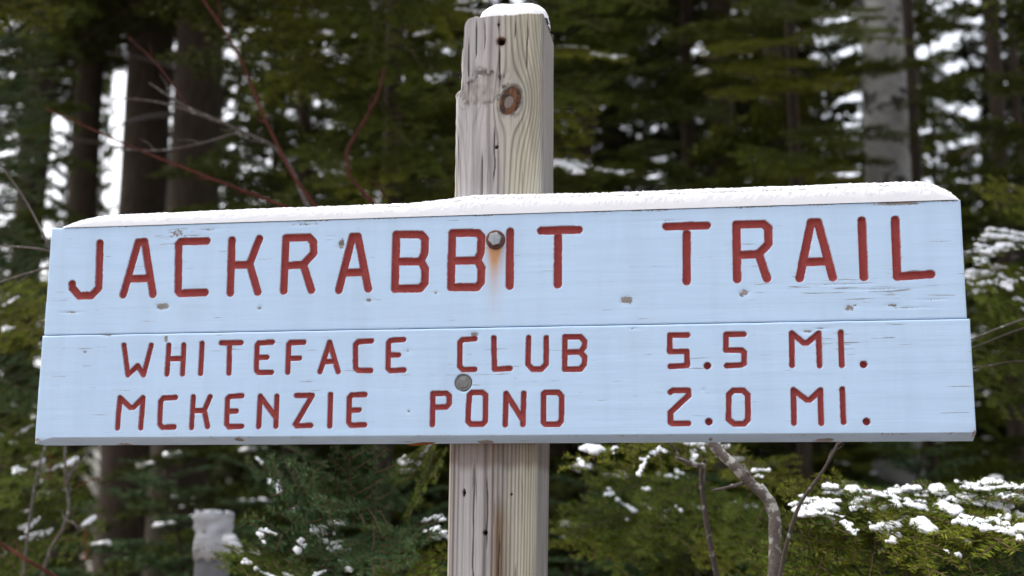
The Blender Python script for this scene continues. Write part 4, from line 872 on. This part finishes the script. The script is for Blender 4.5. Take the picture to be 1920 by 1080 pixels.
lt = stems('leaning_sapling', 'grey lichen-spotted sapling that bends left and up behind the lower edge of the sign', 'sapling', 1455, .58, [
    ([g1, (1452, 1090, .58), (1453, 1010, .58), (1451, 962, .58), (1440, 936, .585), (1411, 909, .58), (1380, 876, .575), (1352, 850, .58), (1334, 829, .58), (1318, 810, .58), (1290, 760, .62), (1280, 700, .68)], [.017, .0128, .0120, .0122, .0113, .0106, .0108, .0099, .0100, .0094, .008, .007], M_LICHEN),
    ([P(1345, 1090, .58) + Vector((0, 0, -1.2)), (1345, 1085, .58), (1328, 1000, .58), (1318, 930, .58), (1316, 880, .58), (1322, 860, .58)], [.007, .006, .0055, .0048, .004, .003], M_DARKTWIG),
    ([P(1322, 874, .57), (1300, 870, .56), (1268, 858, .55)], [.0055, .005, .0035], M_TWIG),
    ([P(1395, 905, .58), (1370, 912, .56), (1335, 920, .55)], [.004, .003, .002], M_TWIG)])
g2 = P(1480, 1000, .5); g2.z = -.05
stems('dark_sapling', 'thin dark twig slanting up behind the lower edge of the sign near the snow pads', 'sapling', 1480, .5, [
    ([g2, (1470, 1040, .5), (1500, 945, .5), (1545, 880, .5), (1572, 830, .5), (1590, 780, .55)], [.005, .0042, .0035, .003, .0026, .002], M_DARKTWIG)])
g3 = P(2000, 800, 1.4); g3.z = -.05
stems('bare_bush', 'few straight bare twigs fanning out at the right end of the sign', 'bush', 2000, 1.4, [
    ([g3, (1990, 575, 1.0), (1920, 598, .9), (1822, 636, .8), (1780, 655, .8)], [.005, .003, .0019, .0017, .0012], M_TWIG),
    ([g3 + Vector((.02, 0, 0)), (1990, 600, 1.1), (1900, 622, .95), (1822, 652, .85), (1780, 664, .8)], [.005, .003, .0017, .0015, .0012], M_DARKTWIG),
    ([g3 + Vector((.0, .03, 0)), (1990, 690, 1.1), (1900, 678, 1.), (1822, 692, .95), (1780, 700, .9)], [.005, .003, .0016, .0014, .0012], M_DARKTWIG)])
g4 = P(120, 1060, 1.6); g4.z = -.05
stems('lichened_twigs', 'slender lichened twigs hanging under the left corner of the sign', 'sapling', 120, 1.6, [
    ([g4, (95, 1030, 1.5), (122, 980, 1.45), (128, 960, 1.45), (124, 905, 1.45), (122, 850, 1.45), (126, 790, 1.5)], [.006, .0050, .0046, .0044, .0040, .0036, .003], M_TWIG),
    ([g4 + Vector((-.06, 0, 0)), (60, 945, 1.5), (72, 880, 1.5), (90, 820, 1.5), (100, 760, 1.55)], [.005, .0038, .0036, .0030, .002], M_TWIG),
    ([P(128, 978, 1.45), (140, 982, 1.4), (150, 995, 1.4)], [.0028, .0024, .0016], M_TWIG),
    ([P(124, 912, 1.45), (140, 880, 1.4), (158, 858, 1.4)], [.0034, .003, .0018], M_TWIG),
    ([Vector((P(150, 1120, 1.4).x, 1.4, -.05)), (150, 1110, 1.4), (95, 1076, 1.4), (50, 1050, 1.35), (12, 1025, 1.35), (-30, 1000, 1.3)], [.007, .006, .0050, .0045, .004, .003], M_RED)])
def dead_sprig(px0, py0, px1, py1, Y, label):
    rng = np.random.default_rng(int(px0)); b, t = P(px0, py0, Y), P(px1, py1, Y); d = np.array(t - b); n = 6
    S = [(np.array(b) + d * k / n, np.array(b) + d * (k + 1) / n, .0016, .0014, .6) for k in range(n)]
    V, F, fm, sh = bough_mesh(S, rng, .0032, .022, .0026, 2, True); return tag(link('dead_sprig', mesh_np('dead_sprig', V, F, [M_NDLO, M_FIRWOOD], fm, False, {'shade': ('FLOAT', sh)})), label, 'dead sprig')
dead_sprig(158, 985, 160, 1052, 1.45, 'hanging sprig of dead orange needles, lowest and longest of them')
dead_sprig(96, 845, 92, 900, 1.5, 'orange dead needle sprig hanging just under the left corner of the sign')
dead_sprig(185, 895, 145, 912, 1.45, 'orange tipped sprig lying sideways below the sign edge')

# ------------------------------------------------------------------ the pale stump
def stump():
    Y = 2.2; c = P(398, 1060, Y); top = P(398, 962, Y).z; r = (P(432, 1000, Y) - P(366, 1000, Y)).length / 2
    t = thing('birch_stump', 'broken upright stump with white peeling bark above a grey lower part', 'stump', (c.x, c.y, -.05))
    a = np.linspace(0, 2 * math.pi, 40, endpoint=False); zb = P(398, 1046, Y).z
    def ring(z, rr, s, amp): return np.stack([c.x + rr * (1 + amp * (vnoise(a * 2.2, 0 * a + s, 3) - .5)) * np.cos(a), c.y + rr * (1 + amp * (vnoise(a * 2.2, 0 * a + s, 3) - .5)) * np.sin(a), np.full(40, z) if np.isscalar(z) else z], -1)
    def stack(name, rows, mat, cap):
        V = np.concatenate(rows); i = np.arange(len(V)).reshape(len(rows), 40); j = np.roll(i, -1, 1); F = np.stack([i[:-1], j[:-1], j[1:], i[1:]], -1).reshape(-1, 4)
        V = np.concatenate([V, rows[-1].mean(0)[None] - np.array([[0, 0, cap]])]); T = np.stack([i[-1], j[-1], np.full(40, len(V) - 1)], -1)
        world_child(link(name, mesh_np(name, V, [F, T], [mat]), t), t)
    mg = mat_bark('grey stump wood', (.12, .125, .14), (.20, .205, .22), None, (40, 40, 8), None, .003)
    mw = mat_bark('white peeling bark', (.52, .53, .56), (.70, .71, .74), (.33, .335, .35), (22, 22, 70), (30, .60, (.22, .21, .21), (1, 1, 3)), .004)
    stack('heartwood', [ring(z, r * .93, z * 3, .05) for z in np.linspace(-.05, top - .012, 14)], mg, .01)
    low = zb + .022 * (vnoise(a * 3.5, 0 * a, 9) - .5); rows = [ring(low, r * .955, 1, .05), ring(low - .004, r * 1.03, 1, .10)]
    for k, z in enumerate(np.linspace(zb + .03, top - .01, 12)): rows.append(ring(z + .004 * vnoise(a * 3, 0 * a + k, 5), r * (1.03 + .02 * math.sin(k * 2.1) + .05 * (k > 9)), k * .6, .20))
    rows += [ring(top + .030 * (vnoise(a * 6, 0 * a, 6) - .5), r * 1.06, 9, .12), ring(top - .006, r * .8, 9, .1)]
    stack('bark', rows, mw, .004)
    p = P(428, 1010, Y - .08); o = tube_obj('branch_stub', [p, P(442, 1022, Y - .14), P(455, 1040, Y - .18)], [.022, .018, .006], mw, t, 10, 3, .25); world_child(o, t)
    rng = np.random.default_rng(4); C = [(c.x + rng.normal() * r * .35, c.y + rng.normal() * r * .35, top + .004) for k in range(16)]
    s = link('snow', blobs(np.array(C), rng.uniform(.006, .013, 16), .5, 3, .004), t); world_child(s, t); s['kind'] = 'stuff'
stump()
